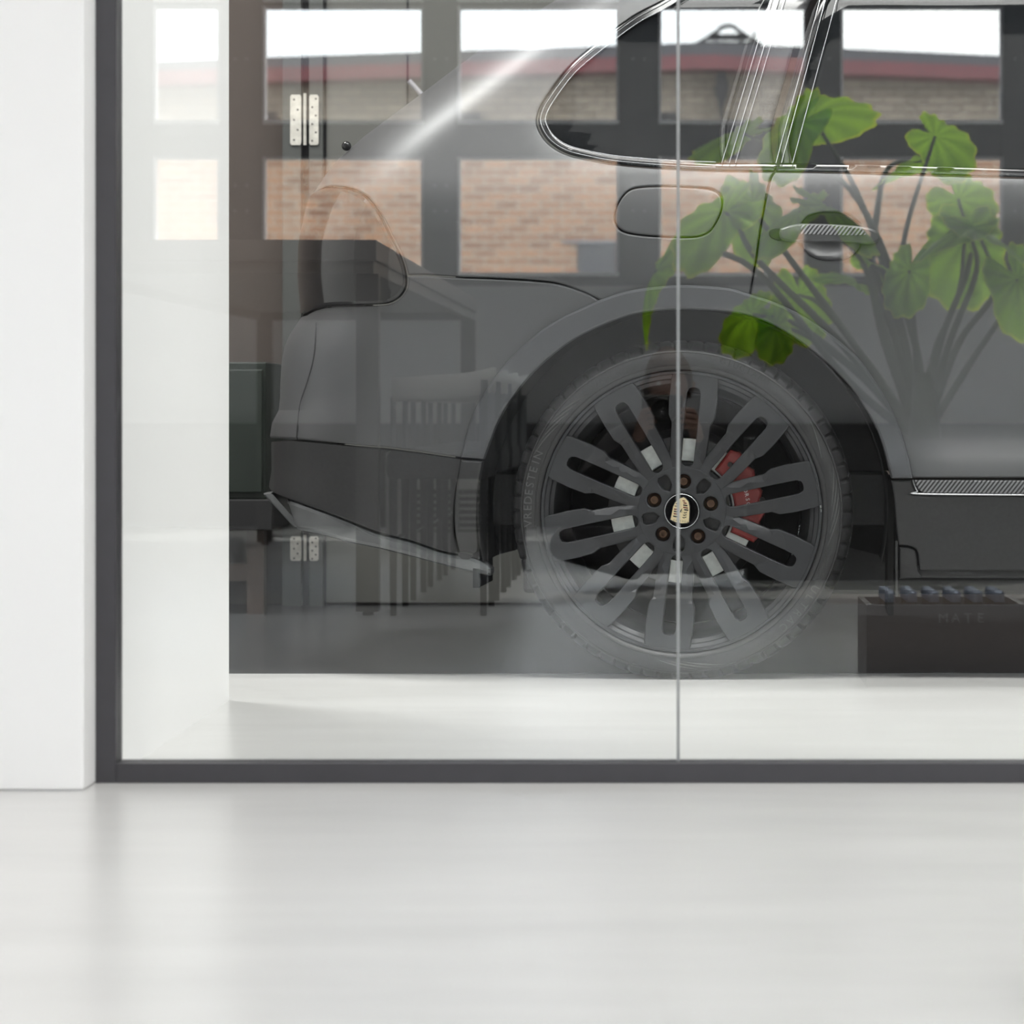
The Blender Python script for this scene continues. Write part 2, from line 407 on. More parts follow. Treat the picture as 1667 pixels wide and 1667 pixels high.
# ================================================================== SETTING
H = 5.0
YW = -10.77                       # inner face of the window wall behind the camera
XL, XR = -5.5, 6.5
st = lambda o: tag(o, kind='structure')
st(box('floor', XL, XR, YW, 4.6, -0.2, 0.0, M['floor']))
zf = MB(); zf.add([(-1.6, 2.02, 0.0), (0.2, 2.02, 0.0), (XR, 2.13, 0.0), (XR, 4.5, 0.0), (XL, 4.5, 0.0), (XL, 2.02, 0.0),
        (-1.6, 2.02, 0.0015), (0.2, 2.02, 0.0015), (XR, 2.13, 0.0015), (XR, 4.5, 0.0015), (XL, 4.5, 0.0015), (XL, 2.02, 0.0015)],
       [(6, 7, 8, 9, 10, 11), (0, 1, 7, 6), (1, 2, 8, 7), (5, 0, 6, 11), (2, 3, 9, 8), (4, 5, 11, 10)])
st(zf.build('floor', M['dfloor']))  # thin dark sheet over the floor behind the wheel line
# thick white wall left of the opening; its end is the deep white jamb behind the glass
st(box('wall_left', XL, -0.917, -0.13, 0.0, 0.0, H, M['white'], bevel=0.004))
st(box('wall_return', -2.6, -0.900, 0.034, 1.38, 0.0, H, M['white']))
st(box('wall_right', XR, XR + 0.2, YW, 4.6, 0.0, H, M['white']))
st(box('wall_side', XL - 0.2, XL, YW, 4.6, 0.0, H, M['white']))
st(box('wall_back', XL, XR, 4.5, 4.7, 0.0, H, M['taupe']))
st(box('ceiling', XL, XR, 0.0, 4.7, H, H + 0.25, M['ceil']))
for y0, y1 in ((YW, -8.5), (-6.8, -5.85), (-5.70, -5.15), (-5.03, -4.62), (-4.50, -4.12)):  # unseen ceiling strips; gaps added so sun streaks fall on the floor
    st(box('ceiling', XL, XR, y0, y1, H, H + 0.25, M['ceil']))
st(box('ceiling', XL, 0.5, -8.5, -6.8, H, H + 0.25, M['ceil']))
st(box('ceiling', 3.4, XR, -8.5, -6.8, H, H + 0.25, M['ceil']))
st(box('wall_front', 3.4, XR, -0.13, 0.0, 0.0, H, M['white']))
# unseen roof glazing, added to let the sun onto the floor in front
rg = empty('window_9', (0, -4.25, H)); st(rg)
box('pane', XL, XR, -2.5, 4.25, 0.10, 0.11, M['rglass'], rg)
box('pane', 0.5, 3.4, -4.25, -2.55, 0.10, 0.11, M['rglass2'], rg)  # clearer pane added above the plant to let more sun through
for y in (-4.2, 4.2):
    box('glazing_bar', XL, XR, y - 0.05, y + 0.05, 0.0, 0.10, M['wframe'], rg)

# added fill panels, out of view, to brighten jamb, floor and rear pillar
for i, (x, ly) in enumerate(((-2.3, 2.7), (0.15, 0.85), (2.4, 0.85))):
    lt = empty('fill_light', (x, ly, H)); tag(lt, ('leftmost', 'middle', 'rightmost')[i] + ' added white fill panel on the showroom ceiling', 'light', 'added fill panels')
    box('fill_frame', -0.95, 0.95, -0.45, 0.45, -0.04, -0.001, M['white'], lt)
    a_ = bpy.data.lights.new('panel_fill', 'AREA'); a_.shape = 'RECTANGLE'; a_.size = (1.3, 1.8, 1.8)[i]; a_.size_y = (0.85, 0.8, 0.8)[i]; a_.energy = (250, 140, 150)[i]; a_.color = (1.0, 0.985, 0.96)
    ao = bpy.data.objects.new('panel_fill', a_); COL.objects.link(ao); ao.parent = lt; ao.location = (0, 0, -0.045)

for i, x in enumerate((-2.6, 1.4)):  # added unseen lamps that brighten the white wall
    lt = empty('fill_light', (x, -1.7, H)); tag(lt, ('left', 'right')[i] + ' added linear fill lamp high up in front of the glass wall', 'light', 'added linear fill lamps')
    box('fill_body', -1.2, 1.2, -0.06, 0.06, -0.12, -0.05, M['white'], lt)
    a_ = bpy.data.lights.new('linear_fill', 'AREA'); a_.shape = 'RECTANGLE'; a_.size = 2.3; a_.size_y = 0.1; a_.energy = 16; a_.color = (1.0, 0.985, 0.96)
    ao = bpy.data.objects.new('linear_fill', a_); COL.objects.link(ao); ao.parent = lt; ao.location = (0, 0, -0.125)

# the glass partition
gp = empty('window_1', (0, 0, 0)); st(gp)
fr = MB().box(-0.917, -0.884, -0.03, 0.03, 0.0, H)
fr.build('frame_post', M['frame'], gp, bevel=0.0015)
box('bottom_rail', -0.884, 3.4, -0.03, 0.03, 0.0, 0.0318, M['frame'], gp, bevel=0.0015)
box('top_rail', -0.884, 3.4, -0.03, 0.03, H - 0.05, H, M['frame'], gp)
box('frame_post', 3.37, 3.4, -0.03, 0.03, 0.0318, H - 0.05, M['frame'], gp)
box('pane', -0.884, 0.0235, -0.006, 0.006, 0.0318, H - 0.05, M['glass'], gp)
box('pane', 0.0285, 1.70, -0.006, 0.006, 0.0318, H - 0.05, M['glass'], gp)
box('pane', 1.705, 3.37, -0.006, 0.006, 0.0318, H - 0.05, M['glass'], gp)
box('joint_seal', 0.0235, 0.0285, -0.0065, 0.0065, 0.0318, H - 0.05, M['seal'], gp)
box('joint_seal', 1.70, 1.705, -0.0065, 0.0065, 0.0318, H - 0.05, M['seal'], gp)

# ------------------------------------------------------------------ back of the showroom (seen directly)
def bx(px, D): return (px - VX) / FPX * D
def bz(py, D): return CH + (VY - py) / FPX * D
Db = 9.42
d1 = empty('door_1', (bx(498, Db), 4.45, 0)); st(d1)
ox = d1.location.x
def dp(name, p0, p1, y0, y1, z0, z1, m, bev=0.002, par=None):
    return box(name, bx(p0, Db) - ox, bx(p1, Db) - ox, y0, y1, z0, z1, m, par or d1, bev)
dp('jamb_post', 461, 491.5, -0.05, 0.05, 0, 2.3, M['doorfr'])
dp('stile', 504, 527, -0.05, 0.05, 0, 2.3, M['doorfr'])
leafd = dp('door_leaf', 531, 1010, -0.03, 0.05, 0.01, 2.3, M['door'])
dp('door_lining', 527, 531, -0.02, 0.05, 0, 2.3, M['black'], 0)
dp('door_seal', 491.5, 504, -0.01, 0.05, 0, 2.3, M['black'], 0)
for (za, zb) in ((1.412, 1.566), (0.14, 0.215)):
    for (xa, xb, n) in ((474, 492, 5), (505, 520, 6)):
        A, B = bx(xa, Db) - ox, bx(xb, Db) - ox
        pts = [(A + 0.004, za), (B - 0.004, za), (B, za + 0.006), (B, zb - 0.006), (B - 0.004, zb), (A + 0.004, zb), (A, zb - 0.006), (A, za + 0.006)]
        pl = MB().prism(pts, -0.056, -0.050).build('hinge_plate', M['steel'], d1)
        hm = MB()
        for k in range(n):
            zz = za + (zb - za) * (k + 0.5) / n; xx = (A + B) / 2 + (0.006 if k % 2 else -0.005)
            V, F = lathe([(0.0001, -0.057), (0.0032, -0.057), (0.0032, -0.054)], 8, c=(xx, 0, zz)); hm.add(V, F)
        hm.build('screw', M['dark'], pl)
    MB().tube([(bx(498, Db) - ox, -0.056, za), (bx(498, Db) - ox, -0.056, zb + 0.004)], 0.005, 8).build('hinge_pin', M['steel'], d1)
box('door_groove', bx(663, Db) - ox - 0.002, bx(665, Db) - ox, -0.032, -0.030, 1.2, 2.3, M['black'], leafd)
MB().tube([(bx(667, Db) - ox, -0.06, bz(133, Db)), (bx(688, Db) - ox, -0.06, bz(156, Db))], 0.008, 8).build('door_handle', M['bead2'], leafd)

gc = empty('storage_cabinet', (-1.42, 4.2, 0))
tag(gc, 'dark green low cabinet on black plinth at the far left behind the car', 'cabinet')
box('body', -0.5, 0.26, -0.2, 0.25, 0.34, 0.742, M['green'], gc, 0.004)
for k in range(3):
    dr = box('door', -0.49 + k * 0.25, -0.25 + k * 0.25, -0.215, -0.2, 0.36, 0.72, M['green'], gc, 0.003)
    box('handle', -0.47 + k * 0.25, -0.41 + k * 0.25, -0.225, -0.215, 0.68, 0.69, M['black'], dr)
box('plinth', -0.5, 0.28, -0.22, 0.25, 0.25, 0.34, M['black'], gc, 0.004)
for x in (-0.46, 0.2): box('leg', x, x + 0.05, -0.18, -0.12, 0, 0.25, M['brown'], gc)
box('stretcher', -0.41, 0.2, -0.17, -0.13, 0.10, 0.15, M['brown'], gc)

# ================================================================== CAR
YAW = math.radians(3.0)
S = 728.0
P0 = np.array(((1109 - VX) / FPX * 6.868, 1.868))
U = np.array((math.cos(YAW), -math.sin(YAW))); N = np.array((math.sin(YAW), math.cos(YAW)))
HUBZ = 0.3755
car = empty('car', (P0[0], P0[1], 0), -YAW)
tag(car, 'matte dark grey sport utility car parked behind the glass, rear side in view', 'car')
RC, DC = 0.30, 0.45

ZB = [0.15, 0.24, 0.40, 0.50, 0.60, 0.75, 0.90, 1.02, 1.09, 1.136, 1.20, 1.50, 1.75]
BB = [0.10, 0.045, 0.030, 0.024, 0.020, 0.012, 0.003, 0.000, 0.010, 0.030, 0.058, 0.19, 0.33]
ZS = [0.24, 0.405, 0.425, 0.452, 0.475, 0.50, 0.525, 0.537, 0.56]
BSL = [0.030, 0.010, 0.002, 0.002, 0.008, 0.020, 0.034, 0.044, 0.047]
_zf = np.linspace(0.1, 1.9, 361)
def _sm(zk, bk, s):
    y = np.interp(_zf, zk, bk); k = np.exp(-0.5 * (np.arange(-24, 25) * 0.005 / s) ** 2); k /= k.sum()
    return np.convolve(np.pad(y, 24, mode='edge'), k, mode='valid')
_B1 = _sm(ZB, BB, 0.020)
_B2 = _sm(ZB[:1] + ZS + ZB[5:], BB[:1] + BSL + [b + 0.03 for b in BB[5:7]] + BB[7:], 0.010)
def sstep(x, a, b):
    t = min(1, max(0, (x - a) / (b - a))); return t * t * (3 - 2 * t)
def side_b(a, z):
    b1 = float(np.interp(z, _zf, _B1)); b2 = float(np.interp(z, _zf, _B2))
    k = sstep(a, 0.40, 0.62)
    b = b1 * (1 - k) + b2 * k
    b -= 0.022 * math.exp(-(a / 0.5) ** 2) * math.exp(-((z - 0.93) / 0.16) ** 2)
    return b
SIL = [(436, 791), (441, 762), (439.6, 739), (440, 694), (444, 686), (455, 668), (456, 655), (457, 612), (460, 576), (465, 559), (475, 538), (491, 518), (493, 505),
       (488, 454), (489, 396), (499, 348), (506, 322), (520, 300), (532, 282), (545, 266), (580, 232), (640, 187), (690, 150), (740, 112), (790, 76), (838, 42), (900, 4), (990, -45), (1100, -90)]
def ray(px, py):
    return (px - VX) / FPX, (VY - py) / FPX
def hit(px, py, b):
    rx, rz = ray(px, py); c = np.array((0, CY)); r = np.array((rx, 1.0))
    t = (b + N @ (P0 - c)) / (N @ r); P = c + t * r
    return float((P - P0) @ U), CH + t * rz
_st = []
for px, py in SIL:
    z = 1.0; a = -0.8
    for _ in range(12):
        a, z = hit(px, py, side_b(a, z) + 0.69 * DC)
    _st.append((z, a - 0.015))
_st.sort()
_tz = np.array([p[0] for p in _st]); _ta = np.array([p[1] for p in _st])
_taf = np.interp(_zf, _tz, _ta); _k = np.exp(-0.5 * (np.arange(-8, 9) * 0.005 / 0.007) ** 2); _k /= _k.sum()
_taf = np.convolve(np.pad(_taf, 8, mode='edge'), _k, mode='valid')
def a_t(z): return float(np.interp(z, _zf, _taf))
def body(s, z, d=0.0):
    at = a_t(z)
    if s >= 0:
        a = at + RC + s; b = side_b(a, z); return (a, b + d, z)
    th = -s / RC
    if th < PI / 2:
        a = at + RC * (1 - math.sin(th)); b = side_b(at + RC, z) + DC * (1 - math.cos(th))
        nx, ny = -math.sin(th), -math.cos(th)
        return (a - nx * d, b - ny * d, z)
    e = (th - PI / 2) * RC
    return (at + d, side_b(at + RC, z) + DC + e, z)
S_END = -(RC * PI / 2 + 0.95)
def inv(p):
    px, py = p
    if px is None: return (S_END, bz(py, 7.25))
    if isinstance(px, str):      # a point already given in s, z
        return py
    b = 0.0; a = 0; z = 1; sp = 0
    for _ in range(60):
        a, z = hit(px, py, b); s = a - a_t(z) - RC
        if s >= 0: nb = side_b(a, z); sp = s
        else:
            sn = min(0.955, -s / RC); th = math.asin(sn); nb = side_b(a_t(z) + RC, z) + DC * (1 - math.cos(th)); sp = -RC * th
        b += (nb - b) * 0.5
    return (sp, z)
def car_panel(name, segs, m, off=0.0, holes=(), gap=0.0015, bev=0.004, thick=0.02, grid=0.03, parent=None, step=0.012):
    poly = [inv(p) for p in outline2(segs)]
    hs = [[inv(p) for p in outline2(h)] for h in holes]
    return panel(name, poly, lambda u, v, d: body(u, v, d + off), m, parent or car, hs, gap, bev, thick, grid, step)
def outline2(segs):
    pts = []
    for s in segs:
        if any(q[0] is None or isinstance(q[0], str) for q in s): c = list(s)
        else: c = catmull(s, 5) if len(s) > 2 else [tuple(q) for q in s]
        for q in c:
            if not pts or q != pts[-1]: pts.append(q)
    if pts[0] == pts[-1]: pts.pop()
    return pts

# --- photographed outlines (pixels), each laid on the curved body surface
ARCH_IN = [(782, 901), (779, 850), (779, 800), (788, 748), (811, 688), (838, 643), (878, 597), (937, 551), (1011, 517.5), (1060, 507), (1108, 503.5), (1167, 506),
           (1217, 513), (1268, 534), (1327, 574), (1366, 611), (1395, 645), (1428, 702), (1449, 769), (1458, 835), (1459, 890)]
ARCH_OUT = [(746, 897), (741, 865), (740, 818), (750, 745), (772, 670), (817, 599), (870, 547), (910, 520), (946, 502), (982, 486), (1030, 472), (1105, 464), (1180, 468),
            (1212, 476), (1272, 496), (1332, 529), (1392, 577), (1422, 616), (1446, 655), (1467, 700), (1482, 754), (1487, 779)]
SEAM_UP = [(663, 449), (689, 448), (745, 451), (820, 454), (870, 457), (910, 462), (955, 477), (988, 496)]
SEAM_LOW = [(470, 715), (484, 716), (580, 725), (649, 731), (754, 746)]
LAMP_R = [(533, 303.5), (560, 305), (580, 311), (598, 322), (617, 346), (636, 382), (653, 415), (662, 444), (662, 466), (653, 482), (639, 492), (622, 496), (580, 497.5), (538, 499), (514, 504), (500, 511)]
DLO = [(1130, -30), (1075, 3), (1030, 27), (970, 72), (925, 111), (889, 159), (876, 186), (877, 207), (892, 231), (919, 249), (955, 259), (1000, 267), (1060, 272.5), (1120, 276), (1180, 278), (1261, 279)]
DOOR_SEAM = [(1261, 279), (1252, 300), (1240, 360), (1231, 420), (1221, 480), (1217, 513)]
FLAP = [(1081, 303.6), (1135, 306), (1159, 309.6), (1172, 318), (1175.5, 332), (1171, 351), (1159, 372), (1147, 381), (1129, 385.5), (1090, 385.5), (1045, 382.5), (1016, 377), (1003, 365), (1001, 348), (1009, 327), (1024, 310.5), (1045, 305), (1081, 303.6)]
def between(lst, x0, x1): return [p for p in lst if x0 <= p[0] <= x1]

# quarter panel: from the lamp and the bumper seam up to the side window and the roof
top_edge = [('s', (S_END + 0.95 + 0.02, 1.62)), ('s', (0.9, 1.62))]
arch_mid = [p for p in ARCH_IN if 1011 <= p[0] <= 1217]
car_panel('quarter_panel', [
    [(988, 496), (1011, 517.5)], arch_mid, list(reversed(DOOR_SEAM)), list(reversed(DLO)),
    [('s', (0.35, 1.645)), ('s', (-RC * PI / 2, 1.645)), ('s', (-RC * PI / 2, 1.105))],
    [('s', (-RC * 1.24, 1.105)), (533, 303.5)],
    LAMP_R[:8], SEAM_UP], M['paint'], holes=[[FLAP]], gap=0.0018)
car_panel('fuel_flap', [FLAP], M['paint'], gap=0.0012, bev=0.0035, grid=0.02)
# tail lamp wraps round the corner
car_panel('tail_lamp', [LAMP_R, [(500, 511), ('s', (-RC * PI / 2 - 0.3, 0.822)), ('s', (-RC * PI / 2 - 0.3, 1.10)), (533, 303.5)]], M['lampglass'], off=-0.004, gap=0.0015, bev=0.008, grid=0.025)
# bumper
car_panel('bumper', [
    SEAM_UP[:], [(988, 496), (1011, 517.5)], [p for p in reversed(ARCH_IN) if p[0] <= 1011 and p[1] <= 748], 
    list(reversed(SEAM_LOW)), [(470, 715), ('s', (-RC * 1.27, 0.535)), ('s', (S_END, 0.535)), ('s', (S_END, 0.815)), (500, 512)],
    list(reversed([(663, 449)] + LAMP_R[8:]))], M['paint'], gap=0.0016)
car_panel('lower_bumper', [
    SEAM_LOW, [(754, 746), (742, 818), (741, 865), (750, 903), (762, 905), (721, 899), (670, 882), (610, 866), (556, 845), (460, 811)],
    [('s', (-RC * 1.27, 0.415)), ('s', (S_END, 0.415)), ('s', (S_END, 0.53)), ('s', (-RC * 1.27, 0.53)), (470, 715)]], M['plastic'], off=0.003, gap=0.002)
panel('skid_plate', [(-RC * 1.15 * 1.0, 0.405), (S_END, 0.405), (S_END, 0.325), (-RC * 1.22, 0.325)], lambda u, v, d: body(u, v, d - 0.012 + (0.405 - v) * 0.9), M['satin'], car, (), 0, 0.004, 0.02, 0.04)
car_panel('diffuser_blade', [[(457, 811), (556, 846), (610, 867), (670, 882.5), (721, 899.5), (760, 904)], [(760, 904), (785, 914), (800, 926)],
    [(800, 926), (798, 937), (790, 937), (769, 932), (730, 923), (625, 896), (565, 884), (529, 874), (475, 863)]], M['satin'], off=0.012, gap=0, bev=0.010, thick=0.05)
# black strip standing for the shade in the bumper's corner crease
cr_px = [(515, 526), (511, 580), (500, 622), (490, 652), (485, 685), (483, 716)]
crs = [inv(p) for p in catmull(cr_px, 5)]
mb = MB(); mb.tube([body(s, z, 0.0006) for s, z in crs], 0.0022, 6); mb.build('crease_shade', M['black'], car)
# wheel arch mouldings
cut = [p for p in ARCH_OUT if p[1] <= 745]
car_panel('arch_moulding', [[p for p in ARCH_OUT if p[1] <= 745 or p[0] > 1100], [(1487, 779), (1451, 779)], list(reversed([p for p in ARCH_IN if (p[1] <= 748 or p[0] > 1100) and p[1] < 779]))[:], [(788, 748), (750, 745)]],
          M['trim'], off=-0.013, gap=0.0005, bev=0.006, thick=0.035, grid=0.02)
car_panel('lower_arch_moulding', [[(750, 746.5), (788, 749.5)], [(788, 749.5), (779, 800), (779, 850), (782, 886)], [(782, 886), (775, 901), (748, 898)], [(748, 898), (741, 865), (740, 818), (750, 746.5)]],
          M['plastic'], off=-0.013, gap=0.0015, bev=0.005, thick=0.035, grid=0.02)
# doors
D2 = [(1217, 513), (1268, 534), (1327, 574), (1366, 611), (1395, 645), (1428, 702), (1449, 779)]
def sz(px, py): return ('s', inv((px, py)))
aend = 1.10; 
def s_at(a, z): return a - a_t(z) - RC
waist = [(1261, 279), (1350, 280.5), (1437, 283), (1550, 286), (1667, 289.5), (1760, 292)]
HB = [(1305, 366), (1311, 357), (1320, 351), (1335, 347), (1350, 346.5), (1365, 347), (1383, 352), (1398, 366), (1401, 384), (1399, 401), (1392, 411), (1382, 419), (1372, 422), (1342, 423), (1323, 417), (1310, 405), (1304, 388), (1305, 366)]
ze = [0.60, 0.75, 0.9, 1.0]
car_panel('rear_door', [waist, [(1760, 292)] + [('s', (s_at(aend, z), z)) for z in (1.1, 1.0, 0.9, 0.8, 0.7, 0.6, 0.52, 0.455)] + [(1760, 779)],
    [(1760, 779), (1487, 779), (1449, 779)], list(reversed(D2)), list(reversed(DOOR_SEAM))], M['paint'], holes=[[HB]], gap=0.0018)
def rect_sz(a0, a1, z0, z1):
    n = 14; zz = [z0 + (z1 - z0) * k / n for k in range(n + 1)]
    return [(s_at(a0, z), z) for z in zz] + [(s_at(a1, z), z) for z in reversed(zz)]
panel('front_door', rect_sz(1.104, 2.2, 0.452, 1.125), lambda u, v, d: body(u, v, d), M['paint'], car, (), 0.0018, 0.004, 0.02, 0.04)
# handle bowl, grip, carbon insert
HBi = [inv(p) for p in outline2([HB])]
hc = np.mean(np.array(HBi), 0)
hw = max(abs(p[0] - hc[0]) for p in HBi); hh = max(abs(p[1] - hc[1]) for p in HBi)
def bowl(u, v, d):
    q = ((u - hc[0]) / hw) ** 2 + ((v - hc[1]) / hh) ** 2
    return body(u, v, d + 0.004 + 0.030 * max(0, 1 - q) ** 0.6)
panel('handle_bowl', HBi, bowl, M['paint'], car, (), -0.001, 0.0008, 0.004, 0.007, step=0.006)
GRIP = [(1270, 373), (1285, 368), (1305, 365), (1350, 366), (1395, 369), (1415, 372), (1428, 378), (1432, 387), (1429, 393.5), (1418, 397.5), (1407, 398), (1390, 396), (1350, 394.5), (1302, 395), (1280, 393), (1271, 389), (1268.5, 381), (1270, 373)]
Gi = [inv(p) for p in outline2([GRIP])]; gcn = np.mean(np.array(Gi), 0); gw = max(abs(p[0] - gcn[0]) for p in Gi); gh = max(abs(p[1] - gcn[1]) for p in Gi)
def grip(u, v, d):
    q = min(1, abs((u - gcn[0]) / gw)) ** 4; w2 = min(1, abs((v - gcn[1]) / gh)) ** 2
    return body(u, v, d - 0.034 + 0.018 * q + 0.006 * w2)
hd = panel('door_handle', Gi, grip, M['paint'], car, (), 0, 0.005, 0.022, 0.008, step=0.006)
CI = [(1304, 367), (1350, 368), (1395, 372), (1406, 377), (1408.5, 380.5), (1406, 384), (1380, 384.5), (1350, 384), (1304, 382.5), (1304, 367)]
Ci = [inv(p) for p in outline2([CI[:9], CI[8:]])]
panel('carbon_insert', Ci, lambda u, v, d: (lambda p: (p[0], p[1] - 0.0012, p[2]))(grip(u, v, d)), M['carbon'], hd, (), 0, 0.001, 0.004, 0.008, step=0.006)
PAD = [(1270, 371), (1260, 371.5), (1253.5, 375), (1252, 380), (1254, 386), (1261, 390), (1271, 391.5), (1276, 381), (1270, 371)]
panel('handle_pad', [inv(p) for p in outline2([PAD])], lambda u, v, d: body(u, v, d - 0.003), M['black'], car, (), 0, 0.002, 0.01, 0.01, step=0.006)
# carbon strip and sill
car_panel('carbon_strip', [[(1487, 780.5), (1760, 781.5), (1900, 782)], [(1900, 782), (1900, 806)], [(1900, 806), (1760, 805.5), (1504, 803)], [(1504, 803), (1495, 798), (1490, 790), (1487, 780.5)]], M['carbon'], off=-0.004, gap=0.0012, bev=0.003, grid=0.02)
mb = MB(); mb.tube([body(*inv(p), -0.006) for p in catmull([(1900, 806.5), (1760, 806), (1504, 804), (1494, 799.5), (1489, 791), (1486, 781)], 5)], 0.0018, 6)
mb.build('strip_bead', M['chrome'], car)
car_panel('sill', [[(1450, 781), (1485, 781)], [(1485, 781), (1488, 792), (1494, 801), (1504, 806), (1760, 808), (1900, 809)], [(1900, 809), (1900, 930)], [(1900, 930), (1667, 930), (1497, 929)],
    [(1497, 929), (1494, 902), (1489, 893), (1479, 889), (1462, 888)], [(1462, 888), (1458, 850), (1455, 810), (1450, 781)]], M['plastic'], gap=0.001)
car_panel('jacking_cover', [[(1463, 889.5), (1479, 890.5), (1488, 894), (1492.5, 902), (1495, 929)], [(1495, 929), (1500, 940), (1462, 944)], [(1462, 944), (1463, 889.5)]], M['plastic'], off=0.003, gap=0.001)
panel('front_sill', rect_sz(1.14, 2.2, 0.245, 0.448), lambda u, v, d: body(u, v, d), M['plastic'], car, (), 0.001, 0.004, 0.02, 0.05)
MB().box(0.478, 0.484, 0.03, 0.20, 0.185, 0.31).build('mud_flap', M['plastic'], car, bevel=0.002)
MB().box(0.50, 2.2, 0.06, 0.16, 0.225, 0.255).build('sill_lip', M['plastic'], car, bevel=0.004)
# --- side windows and trim
def off_poly(lst, d):   # shift an open pixel curve towards its left side
    out = []
    for i, p in enumerate(lst):
        a = np.array(lst[max(0, i - 1)]); b = np.array(lst[min(len(lst) - 1, i + 1)]); t = (b - a) / np.linalg.norm(b - a)
        out.append((p[0] + t[1] * d, p[1] - t[0] * d))
    return out
DIN = off_poly(DLO[:-1], 15); DIN = [p for p in DIN if p[0] < 1172]
car_panel('window_moulding', [DLO + [], [(1261, 279), (1262, 266), (1175, 265)], list(reversed(DIN))], M['gloss'], off=-0.003, gap=0.001, bev=0.005, grid=0.025)
mb = MB(); mb.tube([body(*inv(p), -0.006) for p in catmull(off_poly(DLO[:-1], 13.5), 4) if p[0] < 1176], 0.0011, 6); mb.build('moulding_bead', M['chrome'], car)
mb = MB(); mb.tube([body(*inv(p), -0.0045) for p in catmull(off_poly(DLO[:-1], 5.5), 4) if p[0] < 1176], 0.0008, 6); mb.build('moulding_bead', M['chrome'], car)
def at_y(x267, sl, y): return x267 + (267 - y) * sl
car_panel('quarter_glass', [DIN[:], [(DIN[-1][0], DIN[-1][1]), (1174, 265)], [(1174, 265), (at_y(1175, 0.30, 120), 120), (at_y(1175, .30, -30), -30)]], M['carglass'], off=0.006, gap=0.0, bev=0.001)
pill = [('quarter_pillar', 1176, 1187, 'gloss', 0.000), ('pillar_panel', 1188, 1262, 'gloss', 0.001), ('door_window_frame', 1273, 1290, 'gloss', -0.003)]
for nm, xa, xb, mm, of in pill:
    car_panel(nm, [[(xa, 266), (xb, 266)], [(xb, 266), (at_y(xb, .27, -40), -40)], [(at_y(xb, .27, -40), -40), (at_y(xa, .30, -40), -40)], [(at_y(xa, .30, -40), -40), (xa, 266)]], M[mm], off=of, gap=0.0, bev=0.002, grid=0.015)
car_panel('pillar_gap_rubber', [[(1262, 266), (1273, 266)], [(1273, 266), (at_y(1273, .27, -40), -40)], [(at_y(1273, .27, -40), -40), (at_y(1262, .27, -40), -40), (1262, 266)]], M['black'], off=0.006, gap=0, bev=0.001)
for xa, rr in ((1175, 0.0010), (1187, 0.0010), (1197, 0.0008), (1263, 0.0010), (1272, 0.0011), (1290, 0.0010)):
    sl_ = 0.30 if xa < 1250 else 0.27
    mb = MB(); mb.tube([body(*inv((at_y(xa, sl_, y), y)), -0.0090) for y in range(266, -45, -10)], rr, 6); mb.build('pillar_bead', M['chrome'], car)
car_panel('waist_moulding', [[(1262.5, 279), (1350, 280), (1437, 282), (1550, 285), (1667, 288.5), (1900, 296)], [(1900, 296), (1900, 282)], [(1900, 282), (1667, 275), (1550, 271), (1437, 268), (1350, 266.5), (1263, 266)], [(1263, 266), (1262.5, 279)]], M['gloss'], off=-0.003, gap=0.0008, bev=0.004)
car_panel('door_glass', [[(1291, 266), (1350, 266.8), (1437, 268.3), (1550, 271), (1667, 275), (1900, 282)], [(1900, 282), (1900, -40)], [(1900, -40), (at_y(1291, .27, -40), -40)], [(at_y(1291, .27, -40), -40), (1291, 266)]], M['carglass'], off=0.006, gap=0, bev=0.001)
# tailgate, roof, underbody, inner shell
panel('tailgate', [(-RC * PI / 2 - 0.003, 0.83), (-RC * PI / 2 - 0.003, 1.64), (S_END, 1.64), (S_END, 0.83)], lambda u, v, d: body(u, v, d + 0.006), M['paint'], car, (), 0.0, 0.004, 0.02, 0.06)
RV = []; RF = []
nr = 14
for i in range(nr + 1):
    a = -0.1 + 2.3 * i / nr
    for j in range(9):
        t = j / 8; b = 0.27 + t * 1.3; RV.append((a, b, 1.60 + 0.09 * math.sin(PI * t) ** 0.6 - 0.02 * (1 - i / nr) ** 3))
for i in range(nr):
    for j in range(8): RF.append((i * 9 + j, (i + 1) * 9 + j, (i + 1) * 9 + j + 1, i * 9 + j + 1))
ro = link_mesh('roof_panel', RV, RF, M['paint'], car, True)
sm_ = ro.modifiers.new('thick', 'SOLIDIFY'); sm_.thickness = 0.02
MB().tube([body(*inv(p), 0.03) for p in [(560, 249), (568, 241), (575, 236)]], [0.011, 0.012, 0.008], 12).build('wiper_pivot', M['gloss'], car, smooth=True)
kp = body(*inv((576, 238)), -0.010)
V, F = [], []
for i in range(9):
    for j in range(12):
        f_ = PI * i / 8; g = 2 * PI * j / 12; V.append((kp[0] - 0.008 + 0.0115 * math.sin(f_) * math.cos(g), kp[1] + 0.0115 * math.sin(f_) * math.sin(g), kp[2] + 0.0115 * math.cos(f_)))
for i in range(8):
    for j in range(12): F.append((i * 12 + j, (i + 1) * 12 + j, (i + 1) * 12 + (j + 1) % 12, i * 12 + (j + 1) % 12))
link_mesh('rear_wiper_knob', V, F, M['gloss'], car, True)
ub = MB()
ub.box(-0.72, -0.47, 0.12, 1.80, 0.30, 0.44); ub.box(-0.47, 0.47, 0.36, 1.56, 0.33, 0.46); ub.box(0.47, 2.2, 0.08, 1.84, 0.24, 0.42)
ub.box(-0.40, 2.2, 0.45, 1.45, 0.165, 0.34)
ub.build('underbody', M['plastic'], car, bevel=0.01)
